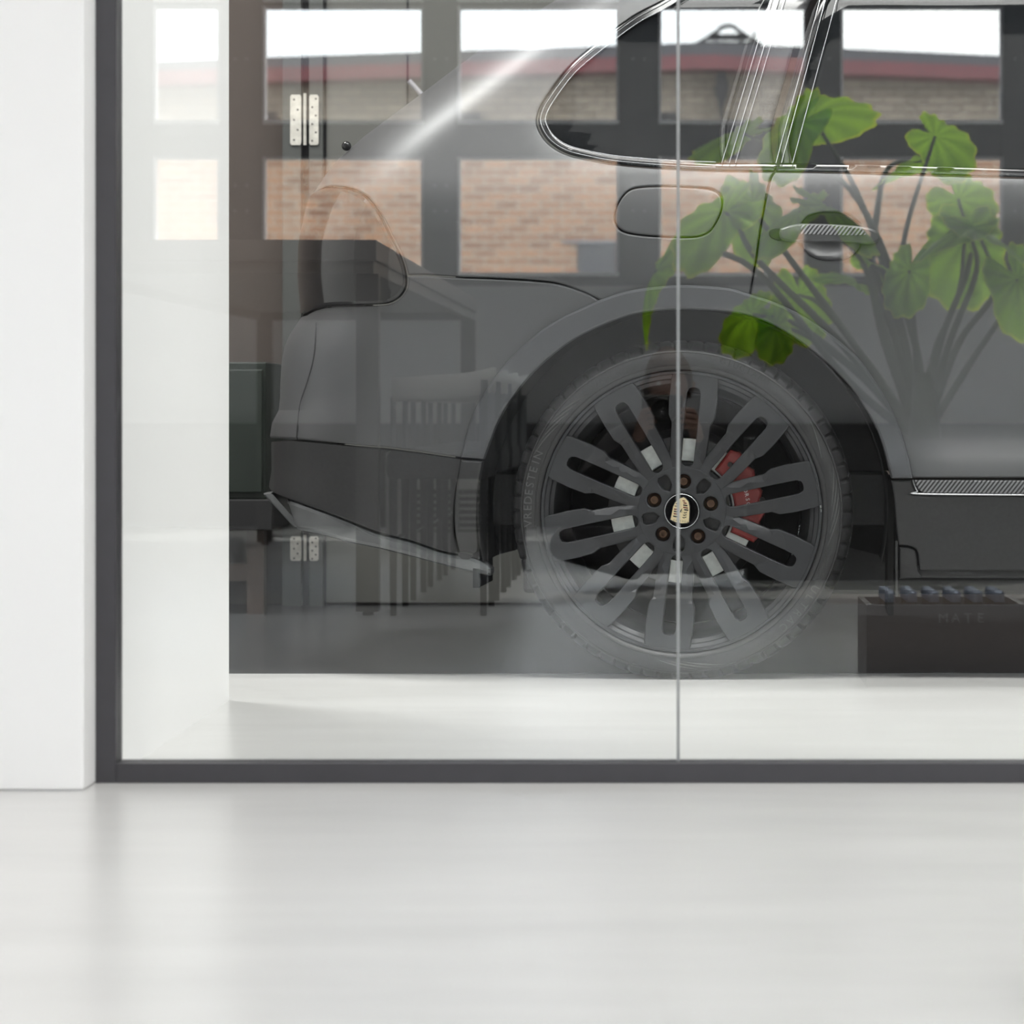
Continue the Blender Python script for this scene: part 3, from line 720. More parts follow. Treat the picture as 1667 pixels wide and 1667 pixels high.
V, F = lathe([(0.462, 0.0), (0.462, 0.36), (0.02, 0.36)], 40, -0.25, PI + 0.25, c=(0, 0.02, HUBZ)); link_mesh('wheel_well_liner', V, F, M['liner'], car)
MB().box(0.462, 0.475, 0.06, 0.36, 0.14, 0.45).build('liner_flank', M['liner'], car)
MB().box(-0.475, -0.462, 0.06, 0.36, 0.20, 0.45).build('liner_flank', M['liner'], car)
# inner shell so that no light leaks through the body
ins = MB(); ins.box(-0.55, 2.2, 0.36, 1.5, 0.46, 1.10); ins.build('light_block_shell', M['black'], car)

# --- wheel
def disc_surf(bf):
    return lambda x, z, d: (x, bf(math.hypot(x, z)) + d, HUBZ + z)
tyre_prof = [(0.306, 0.010), (0.312, 0.002), (0.318, -0.002), (0.322, -0.006), (0.327, -0.0075), (0.3275, -0.0060), (0.334, -0.0085), (0.350, -0.0070), (0.3560, -0.0045), (0.3565, -0.0060), (0.3600, -0.0045), (0.3615, 0.0015),
             (0.3655, 0.006), (0.3700, 0.013), (0.3755, 0.024), (0.3800, 0.040), (0.3838, 0.062), (0.3842, 0.070), (0.3775, 0.073), (0.3775, 0.081), (0.3850, 0.084), (0.3858, 0.125), (0.378, 0.128), (0.378, 0.137), (0.386, 0.140),
             (0.386, 0.185), (0.3850, 0.22), (0.380, 0.255), (0.370, 0.278), (0.350, 0.29), (0.318, 0.285), (0.306, 0.27)]
NG = 66
def tfn(i, j, r, b):
    ph = i % 6
    if 12 <= j <= 15 and ph == 0: r -= 0.0045; b += 0.002
    if 16 <= j <= 17 and ph == 1: r -= 0.0045
    return r, b
V, F = lathe(tyre_prof, NG * 6, fn=tfn, c=(0, 0, HUBZ))
V = [(x, b, max(z, 0.0005 if z < 0.02 else z)) for x, b, z in V]
tyre = link_mesh('tyre', V, F, M['tyre'], car, True)
tyre.data.set_sharp_from_angle(angle=math.radians(32))
def arc_text(txt, phi0, r, size, spacing, m, parent, b0, dep=0.0010, name='lettering', ccw=False, z0=HUBZ):
    mb = MB(); ph = phi0
    for ch in txt:
        if ch != ' ':
            v, f = letter_mesh(ch, size, dep)
            out = []
            for x, y, z in v:
                y -= size * 0.35
                rr = r + y; a = ph - x / r
                out.append((rr * math.cos(a), b0 - z, z0 + rr * math.sin(a)))
            mb.add(out, f)
        ph -= spacing / r
    return mb.build(name, m, parent)
arc_text('VREDESTEIN', math.radians(184.5), 0.3445, 0.026, 0.0174, M['tyretxt'], tyre, -0.0078)
arc_text('GIUGIARO', math.radians(74.5), 0.3485, 0.019, 0.0155, M['black'], tyre, -0.0072)
arc_text('ULTRAC', math.radians(-30), 0.3445, 0.024, 0.022, M['tyretxt'], tyre, -0.0078)
# swooshes moulded into the sidewall
for c0, n in ((128, 4), (-14, 4), (20, 1), (-100, 3)):
    for k in range(n):
        mb = MB()
        p = []
        for q in range(9):
            t = q / 8; a = math.radians(c0 + k * 5 + 16 * t); p.append(((0.334 + 0.020 * t) * math.cos(a), -0.0080, HUBZ + (0.334 + 0.020 * t) * math.sin(a)))
        mb.tube(p, [0.0003 + 0.0014 * math.sin(PI * q / 8) for q in range(9)], 6)
        mb.build('sidewall_relief', M['tyretxt'], tyre)

rim = link_mesh('rim', *lathe([(0.3135, 0.012), (0.3155, 0.002), (0.3140, -0.0035), (0.3085, -0.0035), (0.3060, 0.003), (0.2985, 0.008), (0.2960, 0.016), (0.2880, 0.022), (0.2850, 0.050), (0.2780, 0.060), (0.270, 0.10), (0.268, 0.26)], 128, c=(0, 0, HUBZ)), M['rim'], car, True)
rim.data.set_sharp_from_angle(angle=math.radians(35))
def face_b(r):
    return float(np.interp(r, [0, 0.09, 0.14, 0.20, 0.26, 0.30, 0.33], [0.034, 0.034, 0.028, 0.018, 0.006, -0.001, -0.002]))
def loop_outline(sc=1.0):
    r = [(0.090, 0.0325), (0.115, 0.040), (0.165, 0.0425), (0.197, 0.0435), (0.214, 0.052), (0.250, 0.054), (0.296, 0.0525), (0.3075, 0.0490)]
    right = [(x, -w) for x, w in r]; left = [(x, w) for x, w in reversed(r)]
    return [(right)] , right, left
def slot_outline():
    pts = []
    wi, wo = 0.0125, 0.0155
    pts += [(0.266, -0.0150), (0.2755, -0.0110), (0.2785, -0.0050), (0.2785, 0.0050), (0.2755, 0.0110), (0.266, 0.0150)]
    pts += [(0.245, wo), (0.20, wo), (0.15, 0.0150), (0.115, 0.0145)]
    for k in range(9):
        a = PI / 2 + PI * k / 8; pts.append((0.116 + 0.016 * math.cos(a), 0.0145 * math.sin(a)))
    pts += [(0.15, -0.0150), (0.20, -wo), (0.245, -wo)]
    return pts
_, rgt, lft = loop_outline()
for k in range(10):
    an = math.radians(12 + 36 * k); ca, sa = math.cos(an), math.sin(an)
    rot = lambda p: (p[0] * ca - p[1] * sa, p[0] * sa + p[1] * ca)
    endc = [(math.sqrt(max(0, 0.3125 ** 2 - w * w)), w) for w in np.linspace(-0.0440, 0.0440, 9)]
    pl = [rot(p) for p in rgt + endc + lft]; hl = [rot(p) for p in slot_outline()]
    def sf(x, z, d, an=an):
        r = math.hypot(x, z); tt = -x * math.sin(an) + z * math.cos(an)
        rr = x * math.cos(an) + z * math.sin(an)
        b = face_b(r)
        if rr < 0.205:                                # inner length of each arm is chamfered on its outer side
            b += 0.007 * sstep(0.205 - rr, 0.0, 0.014) * sstep(abs(tt), 0.026, 0.043)
        return (x, b + d, HUBZ + z)
    o = panel('spoke', pl, sf, M['rim'], rim, [hl], 0, 0.0022, 0.042, 0.012, step=0.009)
def circ(r, cx=0, cz=0, n=28): return [(cx + r * math.cos(2 * PI * k / n), cz + r * math.sin(2 * PI * k / n)) for k in range(n)]
LUG = [math.radians(14.5 + 72 * k) for k in range(5)]
lug_h = [circ(0.0165, 0.067 * math.cos(a), 0.067 * math.sin(a)) for a in LUG]
pet = []
for k in range(5):
    a = math.radians(48 + 72 * k + 1)
    pp = [(0.052, 0), (0.062, 0.011), (0.074, 0.013), (0.086, 0.012), (0.092, 0.006), (0.092, -0.006), (0.086, -0.012), (0.074, -0.013), (0.062, -0.011)]
    pet.append([(x * math.cos(a) - y * math.sin(a), x * math.sin(a) + y * math.cos(a)) for x, y in pp])
panel('hub_face', circ(0.101, n=60), lambda x, z, d: (x, 0.0325 + d, HUBZ + z), M['rim'], rim, [circ(0.0385, n=40)] + lug_h + pet, 0, 0.003, 0.035, 0.012, step=0.006)
panel('hub_backing', circ(0.110, n=48), lambda x, z, d: (x, 0.052 + d, HUBZ + z), M['rimd'], rim, [], 0, 0.002, 0.02, 0.03, step=0.02)
for k in range(10):
    an = math.radians(30 + 36 * k); wl = [(0.098, 0.004), (0.12, 0.010), (0.14, 0.016), (0.158, 0.021), (0.168, 0.023)]
    q = [(r, -w) for r, w in wl] + [(r, w) for r, w in reversed(wl)]
    q = [(x * math.cos(an) - y * math.sin(an), x * math.sin(an) + y * math.cos(an)) for x, y in q]
    panel('spoke_web', q, lambda x, z, d: (x, 0.046 + (math.hypot(x, z) - 0.1) * 0.15 + d, HUBZ + z), M['rimd'], rim, [], 0, 0.001, 0.012, 0.02, step=0.01)
for a in LUG:
    c = (0.067 * math.cos(a), 0.036, HUBZ + 0.067 * math.sin(a))
    V, F = lathe([(0.0001, 0.006), (0.0045, 0.006), (0.0045, 0.000), (0.0085, 0.000), (0.0095, 0.002), (0.0110, 0.010), (0.0150, 0.012)], 24, c=c)
    b_ = link_mesh('wheel_bolt', V, F, M['bolt'], rim, False)
# centre cap bowl and crest
V, F = lathe([(0.0001, 0.016), (0.020, 0.015), (0.030, 0.011), (0.0365, 0.003), (0.0385, 0.000), (0.0395, 0.003), (0.0395, 0.012)], 48, c=(0, 0.024, HUBZ))
link_mesh('centre_cap', V, F, M['gloss'], rim, True)
V, F = lathe([(0.0365, 0.0025), (0.0375, 0.0), (0.0385, -0.0005), (0.0393, 0.0015)], 48, c=(0, 0.0235, HUBZ)); link_mesh('cap_ring', V, F, M['chrome'], rim, True)
SH = [(0.004, 0.033), (-0.006, 0.029), (-0.015, 0.020), (-0.0195, 0.010), (-0.0225, -0.006), (-0.0255, -0.0215), (-0.014, -0.0275), (0, -0.0305), (0.012, -0.0295), (0.0165, -0.027), (0.0175, -0.010), (0.0180, 0.010), (0.0155, 0.022), (0.009, 0.030)]
SH = [(x * 0.98, z * 0.92 + 0.001) for x, z in SH]
panel('crest_border', [(x * 1.09, z * 1.07) for x, z in SH], lambda x, z, d: (x, 0.0225 + d, HUBZ + z), M['black'], rim, [], 0, 0.0006, 0.006, 0.01, step=0.003)
panel('crest', SH, lambda x, z, d: (x, 0.0213 + d, HUBZ + z), M['gold'], rim, [], 0, 0.0010, 0.003, 0.008, step=0.003)
def crest_bits(rects, m, nm):
    mb = MB()
    for x0, x1, z0, h, sl in rects:
        mb.prism([(x0, z0), (x1, z0 + sl), (x1, z0 + h + sl), (x0, z0 + h)], 0.0203, 0.0213)
    for i, p in enumerate(mb.v): mb.v[i] = (p[0], p[1], p[2] + HUBZ)
    mb.build(nm, m, rim)
crest_bits([(0.004, 0.0110, 0.0175, 0.0030, -0.0015), (0.0035, 0.0140, 0.0075, 0.0028, -0.0018), (-0.0170, -0.0100, 0.0035, 0.0028, -0.001), (-0.0180, -0.0065, -0.0070, 0.0030, -0.001), (0.002, 0.0075, 0.0225, 0.0025, -0.001)], M['cred'], 'crest_red_bars')
crest_bits([(0.0035, 0.0130, 0.0125, 0.0030, -0.0018), (0.0055, 0.0150, 0.0022, 0.0030, -0.0014), (-0.0175, -0.0085, -0.0015, 0.0028, -0.001), (-0.0190, -0.0080, -0.0125, 0.0030, -0.002)], M['black'], 'crest_black_bars')
mb = MB()      # antler marks
for (x, z, w_) in ((-0.010, 0.0165, 0.008), (-0.012, 0.0110, 0.009), (0.008, -0.004, 0.008), (0.007, -0.0095, 0.008), (0.006, -0.0150, 0.009)):
    p = [(x + w_ * (t - .5), 0.0207, HUBZ + z + 0.0022 * (t - .4) ** 2 * 4) for t in (0, .25, .5, .75, 1)]
    mb.tube(p, [0.0005, 0.0008, 0.0008, 0.0007, 0.0003], 5)
    for t in (0.3, 0.6, 0.9): mb.tube([(x + w_ * (t - .5), 0.0207, HUBZ + z), (x + w_ * (t - .45), 0.0207, HUBZ + z + 0.0022)], 0.0004, 4)
mb.build('crest_antlers', M['black'], rim)
mb = MB(); cx_, cz_ = -0.0012, 0.0015
for a_, b_, r1, r2 in (((-.002, -.003), (.001, .003), .0018, .0009), ((.001, .003), (.002, .0045), .0009, .0005), ((-.002, -.002), (.0025, -.004), .0006, .0004), ((0, .001), (.003, -.001), .0006, .0004), ((-.002, -.003), (-.0035, -.005), .0007, .0004)):
    mb.tube([(cx_ + a_[0], 0.0205, HUBZ + cz_ + a_[1]), (cx_ + b_[0], 0.0205, HUBZ + cz_ + b_[1])], [r1, r2], 6)
mb.build('crest_horse', M['black'], rim)
# the cap sits turned: its lettering runs along the wide end
mb = MB(); word = 'PORSCHE'
for i, ch in enumerate(word):
    v, f = letter_mesh(ch, 0.0050, 0.0003); t = i / 6
    px_ = 0.0125 - t * 0.0300; pz = -0.0228 + 0.0035 * t
    mb.add([(px_ - x, 0.0210 - z, HUBZ + pz - y + 0.0012) for x, y, z in v], f)
mb.build('crest_lettering', M['dark'], rim)
# brakes
V, F = lathe([(0.112, 0.075), (0.114, 0.071), (0.163, 0.071), (0.164, 0.075), (0.164, 0.090)], 96, c=(0, 0, HUBZ)); link_mesh('brake_disc', V, F, M['disc'], car)
V, F = lathe([(0.02, 0.090), (0.112, 0.090), (0.112, 0.082), (0.185, 0.084), (0.186, 0.105)], 72, c=(0, 0, HUBZ)); link_mesh('disc_bell', V, F, M['liner'], car)
V, F = lathe([(0.02, 0.200), (0.262, 0.200), (0.266, 0.215)], 72, c=(0, 0, HUBZ)); link_mesh('splash_shield', V, F, M['liner'], car)
def arc_poly(a0, a1, r0, r1, n=16, bump=None):
    A = [math.radians(a0 + (a1 - a0) * k / n) for k in range(n + 1)]
    o = [((r1 + (bump(k / n) if bump else 0)) * math.cos(a), (r1 + (bump(k / n) if bump else 0)) * math.sin(a)) for k, a in enumerate(A)]
    return o + [(r0 * math.cos(a), r0 * math.sin(a)) for a in reversed(A)]
cal = panel('brake_caliper', arc_poly(-24, 52, 0.118, 0.176, 24, lambda t: 0.010 * math.sin(t * PI * 5) ** 2), lambda x, z, d: (x, 0.050 + d, HUBZ + z), M['red'], car, [], 0, 0.006, 0.07, 0.015, step=0.008)
for a, r in ((44, 0.150), (38, 0.165), (20, 0.182), (8, 0.182)):
    V, F = lathe([(0.0001, -0.004), (0.0055, -0.004), (0.0065, 0.002)], 10, c=(r * math.cos(math.radians(a)), 0.049, HUBZ + r * math.sin(math.radians(a))))
    link_mesh('caliper_bolt', V, F, M['dark'], cal)
arc_text('PORSCHE', math.radians(22), 0.150, 0.0125, 0.0105, M['wtxt'], cal, 0.0492, 0.0004, 'lettering')
mb = MB()
for r, n, a0, da in ((0.2665, 11, -8, -1.4), ):
    for k in range(n):
        a = math.radians(a0 + da * k)
        V, F = lathe([(r, 0.075), (r - 0.0015, 0.075), (r - 0.0015, 0.095)], 1, a, a + 0.014, c=(0, 0, HUBZ)); mb.add(V, F)
mb.build('balance_weights', M['chrome'], rim)
mb = MB()
for a in (0.0, 1.6):
    aa = math.radians(a); mb.add(*lathe([(0.3105, -0.0045), (0.3135, -0.0045)], 1, aa, aa + 0.02, c=(0, 0, HUBZ)))
mb.build('rim_scuffs', M['chrome'], rim)
# far-side wheel
V, F = lathe([(0.20, 0.0), (0.306, 0.0), (0.35, -0.004), (0.378, 0.02), (0.386, 0.06), (0.386, 0.2), (0.36, 0.27), (0.30, 0.27)], 72, c=(0, 1.66, HUBZ))
link_mesh('far_tyre', [(x, b, max(z, 0.0005)) for x, b, z in V], F, M['tyre'], car, True)
MB().tube([(0, 0.30, HUBZ - 0.02), (0, 1.7, HUBZ - 0.02)], 0.035, 12).build('axle', M['black'], car)
MB().tube([(0.06, 0.22, 0.16), (0.1, 0.9, 0.24)], 0.02, 10).build('control_arm', M['black'], car)

# ================================================================== THE ROOM BEHIND THE CAMERA (seen mirrored in the glass)
Dv = 15.77; K = FPX / Dv
def wx(px): return (px - VX) / K
def wz(py): return CH + (VY - py) / K
cols = [(250, 358), (428, 690), (745, 1008), (1072, 1313), (1368, 1633), (1690, 1950), (2010, 2270), (2330, 2590)]
rows = [(wz(450), wz(255)), (wz(202), wz(10)), (wz(3), wz(3) + 0.62), (wz(3) + 0.72, 4.4)]
T = 0.10
zs = [0.0] + [z for r in rows for z in r] + [H]
ww = empty('wall_window_side', (0, YW, 0)); st(ww)
# solid bands between the rows, then the upright posts
bands = [(0, rows[0][0]), (rows[0][1], rows[1][0]), (rows[1][1], rows[2][0]), (rows[2][1], rows[3][0]), (rows[3][1], H + 0.25)]
box('parapet', XL - 0.2, XR + 0.2, -T, 0.02, 0.53, rows[0][0] - 0.05, M['parapet'], ww)
box('parapet_base', XL - 0.2, XR + 0.2, -T, 0.10, 0.0, 0.53, M['planter'], ww)
box('rail', XL - 0.2, XR + 0.2, -T, 0.022, rows[0][0] - 0.05, rows[0][0], M['wframe'], ww)
for a, b in bands[1:]: box('rail', XL - 0.2, XR + 0.2, -T, 0 if b - a > 0.1 else -0.02, a, b, M['wframe'], ww)
xs = [XL - 0.2] + [wx(v) for c in cols for v in c] + [XR + 0.2]
for i in range(0, len(xs), 2):
    box('post', xs[i], xs[i + 1], -T, 0.012, rows[0][0], H, M['wframe'], ww)
    if 0.1 < xs[i + 1] - xs[i] < 0.4:
        mb = MB()
        for z in (1.62, 1.75, 2.4):
            for dx in (0.03, -0.03):
                V, F = lathe([(0.0001, 0.016), (0.006, 0.016), (0.007, 0.012)], 8, c=((xs[i] + xs[i + 1]) / 2 + dx, 0, z)); mb.add(V, F)
        mb.build('bolt_heads', M['bead2'], ww)
wn = 2
for (pa, pb) in cols:
    if pa < 200 or pa > 2000: pass
    x0, x1 = wx(pa), wx(pb)
    wd = empty('window_%d' % wn if wn < 9 else 'window_%d' % (wn + 1), ((x0 + x1) / 2, YW - 0.05, 0)); st(wd); wn += 1
    hw_ = (x1 - x0) / 2
    for z0, z1 in rows:
        box('pane', -hw_, hw_, -0.01, -0.004, z0, z1, M['wglass'], wd)
        t_ = 0.020
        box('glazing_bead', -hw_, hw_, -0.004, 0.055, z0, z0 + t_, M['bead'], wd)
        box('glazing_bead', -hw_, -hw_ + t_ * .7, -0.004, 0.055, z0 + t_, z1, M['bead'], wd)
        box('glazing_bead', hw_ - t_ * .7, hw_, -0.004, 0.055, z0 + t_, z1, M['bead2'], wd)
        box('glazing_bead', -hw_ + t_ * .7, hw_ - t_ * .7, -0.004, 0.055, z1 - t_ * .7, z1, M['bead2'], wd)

# outside
st(box('ground', -60, 60, -70, YW - 0.3, -0.4, -0.1, M['ground']))
BD = 36.0; BK = FPX / BD; BY = 5 - BD
def ex(px): return (px - VX) / BK
def ez(py): return CH + (VY - py) / BK
bl = empty('brick_building', (0, BY, 0)); tag(bl, 'long brick building with red fascia and low gable across the yard, mirrored in the glass', 'building')
x0b, x1b = -20.0, 14.0
def rl(x):        # photographed roof line, in pixels, at building x
    p = VX + x * BK
    return 118 + (1150 - p) * 0.0300 if p < 1150 else 118 + (p - 1150) * 0.0395
box('brick_wall', x0b, x1b, -6, 0, -0.1, ez(228), M['brick'], bl)
MB().prism([(x0b, ez(228)), (x1b, ez(228)), (x1b, ez(rl(x1b))), (ex(1150), ez(118)), (x0b, ez(rl(x0b)))], -5.9, -0.06).build('upper_wall', M['pale'], bl)
box('string_course', x0b, x1b, -0.05, 0.05, ez(228) - 0.05, ez(228) + 0.12, M['bead2'], bl)
for xe in (x0b, x1b):
    a = (ex(1150), ez(118)); b = (xe, ez(rl(xe)))
    MB().prism([a, b, (b[0], b[1] + 0.16), (a[0], a[1] + 0.16)], -0.3, 0.45).build('fascia', M['fascia'], bl)
    MB().prism([(a[0], a[1] + 0.16), (b[0], b[1] + 0.16), (b[0], b[1] + 0.24), (a[0], a[1] + 0.31)], -6, 0.35).build('roof', M['slate'], bl)
wb = box('window', ex(940), ex(1003), -0.1, 0.02, ez(452), ez(396), M['slate'], bl); box('lintel', ex(915), ex(1006), -0.05, 0.05, ez(396), ez(392), M['bead2'], wb)
lamp = MB().prism([(ex(1166), ez(122)), (ex(1182), ez(122)), (ex(1186), ez(150)), (ex(1178), ez(172)), (ex(1176), ez(195)), (ex(1172), ez(195)), (ex(1170), ez(172)), (ex(1163), ez(150))], 0.0, 0.25).build('wall_lamp', M['dark'], bl)
for p_ in ((745, 782), (1075, 1103), (427, 450)): box('vent', ex(p_[0]), ex(p_[1]), -0.02, 0.05, ez(196), ez(184), M['dark'], bl)
orn = empty('roof_ornament', (ex(1185), BY + 0.2, ez(76))); tag(orn, 'dark arched iron crest on the roof ridge of the brick building', 'ornament')
mb = MB()
def opx(px, py): return ((px - 1185) / BK, 0, (76 - py) / BK)
for L in ([(1133, 76), (1150, 66), (1165, 56), (1176, 47), (1185, 45), (1194, 47), (1205, 56), (1220, 66), (1238, 76)], [(1165, 57), (1165, 74)], [(1205, 57), (1205, 74)], [(1140, 74), (1230, 74)], [(1150, 66), (1220, 66)], [(1168, 62), (1202, 62)]):
    mb.tube([opx(*p) for p in L], 0.026, 6)
mb.build('crest_frame', M['dark'], orn)
an_ = MB().tube([(ex(1232), BY - 1, ez(78)), (ex(1232), BY - 1, ez(36))], 0.02, 6); an_ = an_.build('antenna', M['dark']); tag(an_, 'thin antenna mast on the roof beside the iron crest', 'antenna')

# ------------------------------------------------------------------ bar table
tb = empty('bar_table', (-1.33, -6.34, 0)); tag(tb, 'long dark high table on square legs, mirrored at left in the glass', 'table')
box('tabletop', -0.5, 0.5, -2.42, 2.43, 1.035, 1.096, M['table'], tb, 0.003)
for y0, y1 in ((-2.40, -2.37), (2.38, 2.41)): box('apron', -0.49, 0.49, y0, y1, 1.0, 1.035, M['table'], tb)
for x0, x1 in ((-0.49, -0.46), (0.46, 0.49)): box('apron', x0, x1, -2.37, 2.38, 1.0, 1.035, M['table'], tb)
for x in (-0.47, 0.435):
    for y in (-2.36, 2.30):
        lg = box('leg', x, x + 0.066, y, y + 0.066, 0.012, 1.0, M['tleg'], tb, 0.002); box('foot', x + 0.018, x + 0.048, y + 0.018, y + 0.048, 0, 0.012, M['black'], lg)

def make_chair():
    r = empty('armchair', (0, 0, 0))
    # seat faces -x, back on +x side
    for x in (-0.24, 0.20):
        for y in (-0.23, 0.19):
            l = MB().tube([(x + 0.02, y + 0.02, 0.0), (x + 0.02, y + 0.02, 0.45 if x < 0 else 0.69)], [0.016, 0.022], 10).build('leg', M['upho'], r)
    MB().box(-0.25, 0.25, -0.25, 0.25, 0.40, 0.48).build('seat', M['upho'], r, bevel=0.02)
    p = [(-0.22, -0.25, 0.66), (0.05, -0.27, 0.67), (0.20, -0.24, 0.68), (0.25, -0.10, 0.69), (0.26, 0, 0.695), (0.25, 0.10, 0.69), (0.20, 0.24, 0.68), (0.05, 0.27, 0.67), (-0.22, 0.25, 0.66)]
    p = catmull(p, 3); V = []; F = []
    for q in p:
        for dz in (-0.035, 0.035): V.append((q[0], q[1], q[2] + dz))
    for i in range(len(p) - 1): F.append((2 * i, 2 * i + 2, 2 * i + 3, 2 * i + 1))
    o = link_mesh('arm_band', V, F, M['shell'], r, True); s_ = o.modifiers.new('t', 'SOLIDIFY'); s_.thickness = 0.025
    MB().box(0.20, 0.24, -0.19, 0.19, 0.46, 0.66).build('backrest', M['upho'], r, bevel=0.012)
    MB().tube([(-0.22, -0.21, 0.22), (-0.22, 0.21, 0.22)], 0.008, 8).build('footrest', M['chrome'], r)
    for y in (-0.21, 0.21): MB().tube([(-0.22, y, 0.44), (-0.22, y, 0.64)], 0.014, 8).build('arm_post', M['upho'], r)
    return r
def copy_tree(o, parent=None):
    c = o.copy(); COL.objects.link(c); c.parent = parent
    for ch in [x for x in ALL if x.parent == o]: copy_tree(ch, c)
    return c
ch0 = make_chair(); ALL = list(COL.objects)
ordn = ['nearest the glass', 'second from the glass', 'third from the glass', 'furthest from the glass']
for i in range(4):
    c = ch0 if i == 0 else copy_tree(ch0)
    c.location = (-0.655, -4.20 - i * 0.72, 0); c.scale = (0.6, 1, 1)
    tag(c, 'charcoal armchair with grey arm band at the high table, %s' % ordn[i], 'chair', 'armchairs along the high table')

cb = empty('vented_cabinet', (-0.93, -8.3, 0)); tag(cb, 'light grey cabinet with two louvred vents at the end of the chair row', 'cabinet')
box('body', -0.25, 0.25, -0.2, 0.2, 0.0, 0.42, M['cab'], cb, 0.004)
for x in (-0.12, 0.06):
    vt = box('vent', x, x + 0.16, 0.2, 0.204, 0.08, 0.26, M['black'], cb)
    for k in range(6): box('louvre', x + 0.005, x + 0.155, 0.204, 0.212, 0.09 + k * 0.028, 0.10 + k * 0.028, M['cab'], vt)

# ------------------------------------------------------------------ planter with a large-leaved plant
PD = 11.0; PK = FPX / PD
def pp3(px, py, dd=0.0):
    D = PD + dd; return Vector(((px - VX) / FPX * D, 5 - D, CH + (VY - py) / FPX * D))
pl0 = empty('planter', (1.05, -6.05, 0)); tag(pl0, 'long dark anthracite trough planter under the large-leaved plant', 'planter')
mb = MB(); mb.box(-0.75, 0.85, 0.20, 0.23, 0, 0.50); mb.box(-0.75, 0.85, -0.23, -0.20, 0, 0.50); mb.box(-0.75, -0.72, -0.20, 0.20, 0, 0.50); mb.box(0.82, 0.85, -0.20, 0.20, 0, 0.50); mb.box(-0.72, 0.82, -0.20, 0.20, 0, 0.03)
mb.build('trough', M['planter'], pl0)
tag(box('soil', -0.72, 0.82, -0.20, 0.20, 0.03, 0.46, M['soil'], pl0), kind='stuff')
pt = empty('potted_plant', (0, 0, 0)); tag(pt, 'tall elephant-ear plant with scalloped bright green backlit leaves, growing from the trough', 'plant')
base0 = pp3(1505, 720); pt.location = (base0.x, base0.y, 0.455)
PL = Vector(pt.location)
def leaf(px, py, dd, tip, nrm, L, W, cup=0.25, seed=0):
    """heart-shaped leaf: stalk joint at (px,py); tip and nrm are directions (x right, y towards the windows, z up)"""
    rnd = random.Random(seed); o = pp3(px, py, dd); t = Vector(tip).normalized(); n = Vector(nrm); n = (n - t * n.dot(t)).normalized(); s = t.cross(n)
    NA, NR = 72, 9; V = [o - PL]; F = []; uv = [(0, 0)]
    for j in range(1, NR + 1):
        q = j / NR
        for i in range(NA):
            a = 2 * PI * i / NA
            # distance to the outline: long at the tip, two lobes at the back, notch at a = pi
            r = 0.60 + 0.40 * max(0, math.cos(a)) ** 1.2 + 0.05 * math.cos(2 * a)
            da = abs(abs(a - PI)); r *= 1 - 0.80 * math.exp(-(da / 0.22) ** 2)
            r *= 1 + 0.045 * math.cos(16 * a + seed) * q ** 3
            x = math.cos(a) * r * q * L; y = math.sin(a) * r * q * W * 1.05
            z = -cup * (L * 0.9) * (abs(y) / W) ** 1.7 * 0.8 - cup * L * 0.9 * (max(0, x) / L) ** 2 + 0.030 * L * math.cos(16 * a + seed) * q * q + 0.07 * L * math.sin(3 * a + seed) * q * q
            V.append(o + t * x + s * y + n * z - PL); uv.append((i / NA, q))
    for i in range(NA):
        i2 = (i + 1) % NA; F.append((0, 1 + i, 1 + i2))
        for j in range(NR - 1): F.append((1 + j * NA + i, 1 + (j + 1) * NA + i, 1 + (j + 1) * NA + i2, 1 + j * NA + i2))
    ob = link_mesh('leaf', V, F, M['leaf'], pt, True)
    ul = ob.data.uv_layers.new(name='UVMap')
    for lp in ob.data.loops: ul.data[lp.index].uv = uv[lp.vertex_index]
    return ob, o
def stalk(pts, r0=0.017, r1=0.006):
    P = catmull([tuple(pp3(*p) - PL) for p in pts], 6); n = len(P)
    MB().tube(P, [r0 + (r1 - r0) * i / (n - 1) for i in range(n)], 8).build('stalk', M['stem'], pt, smooth=True)
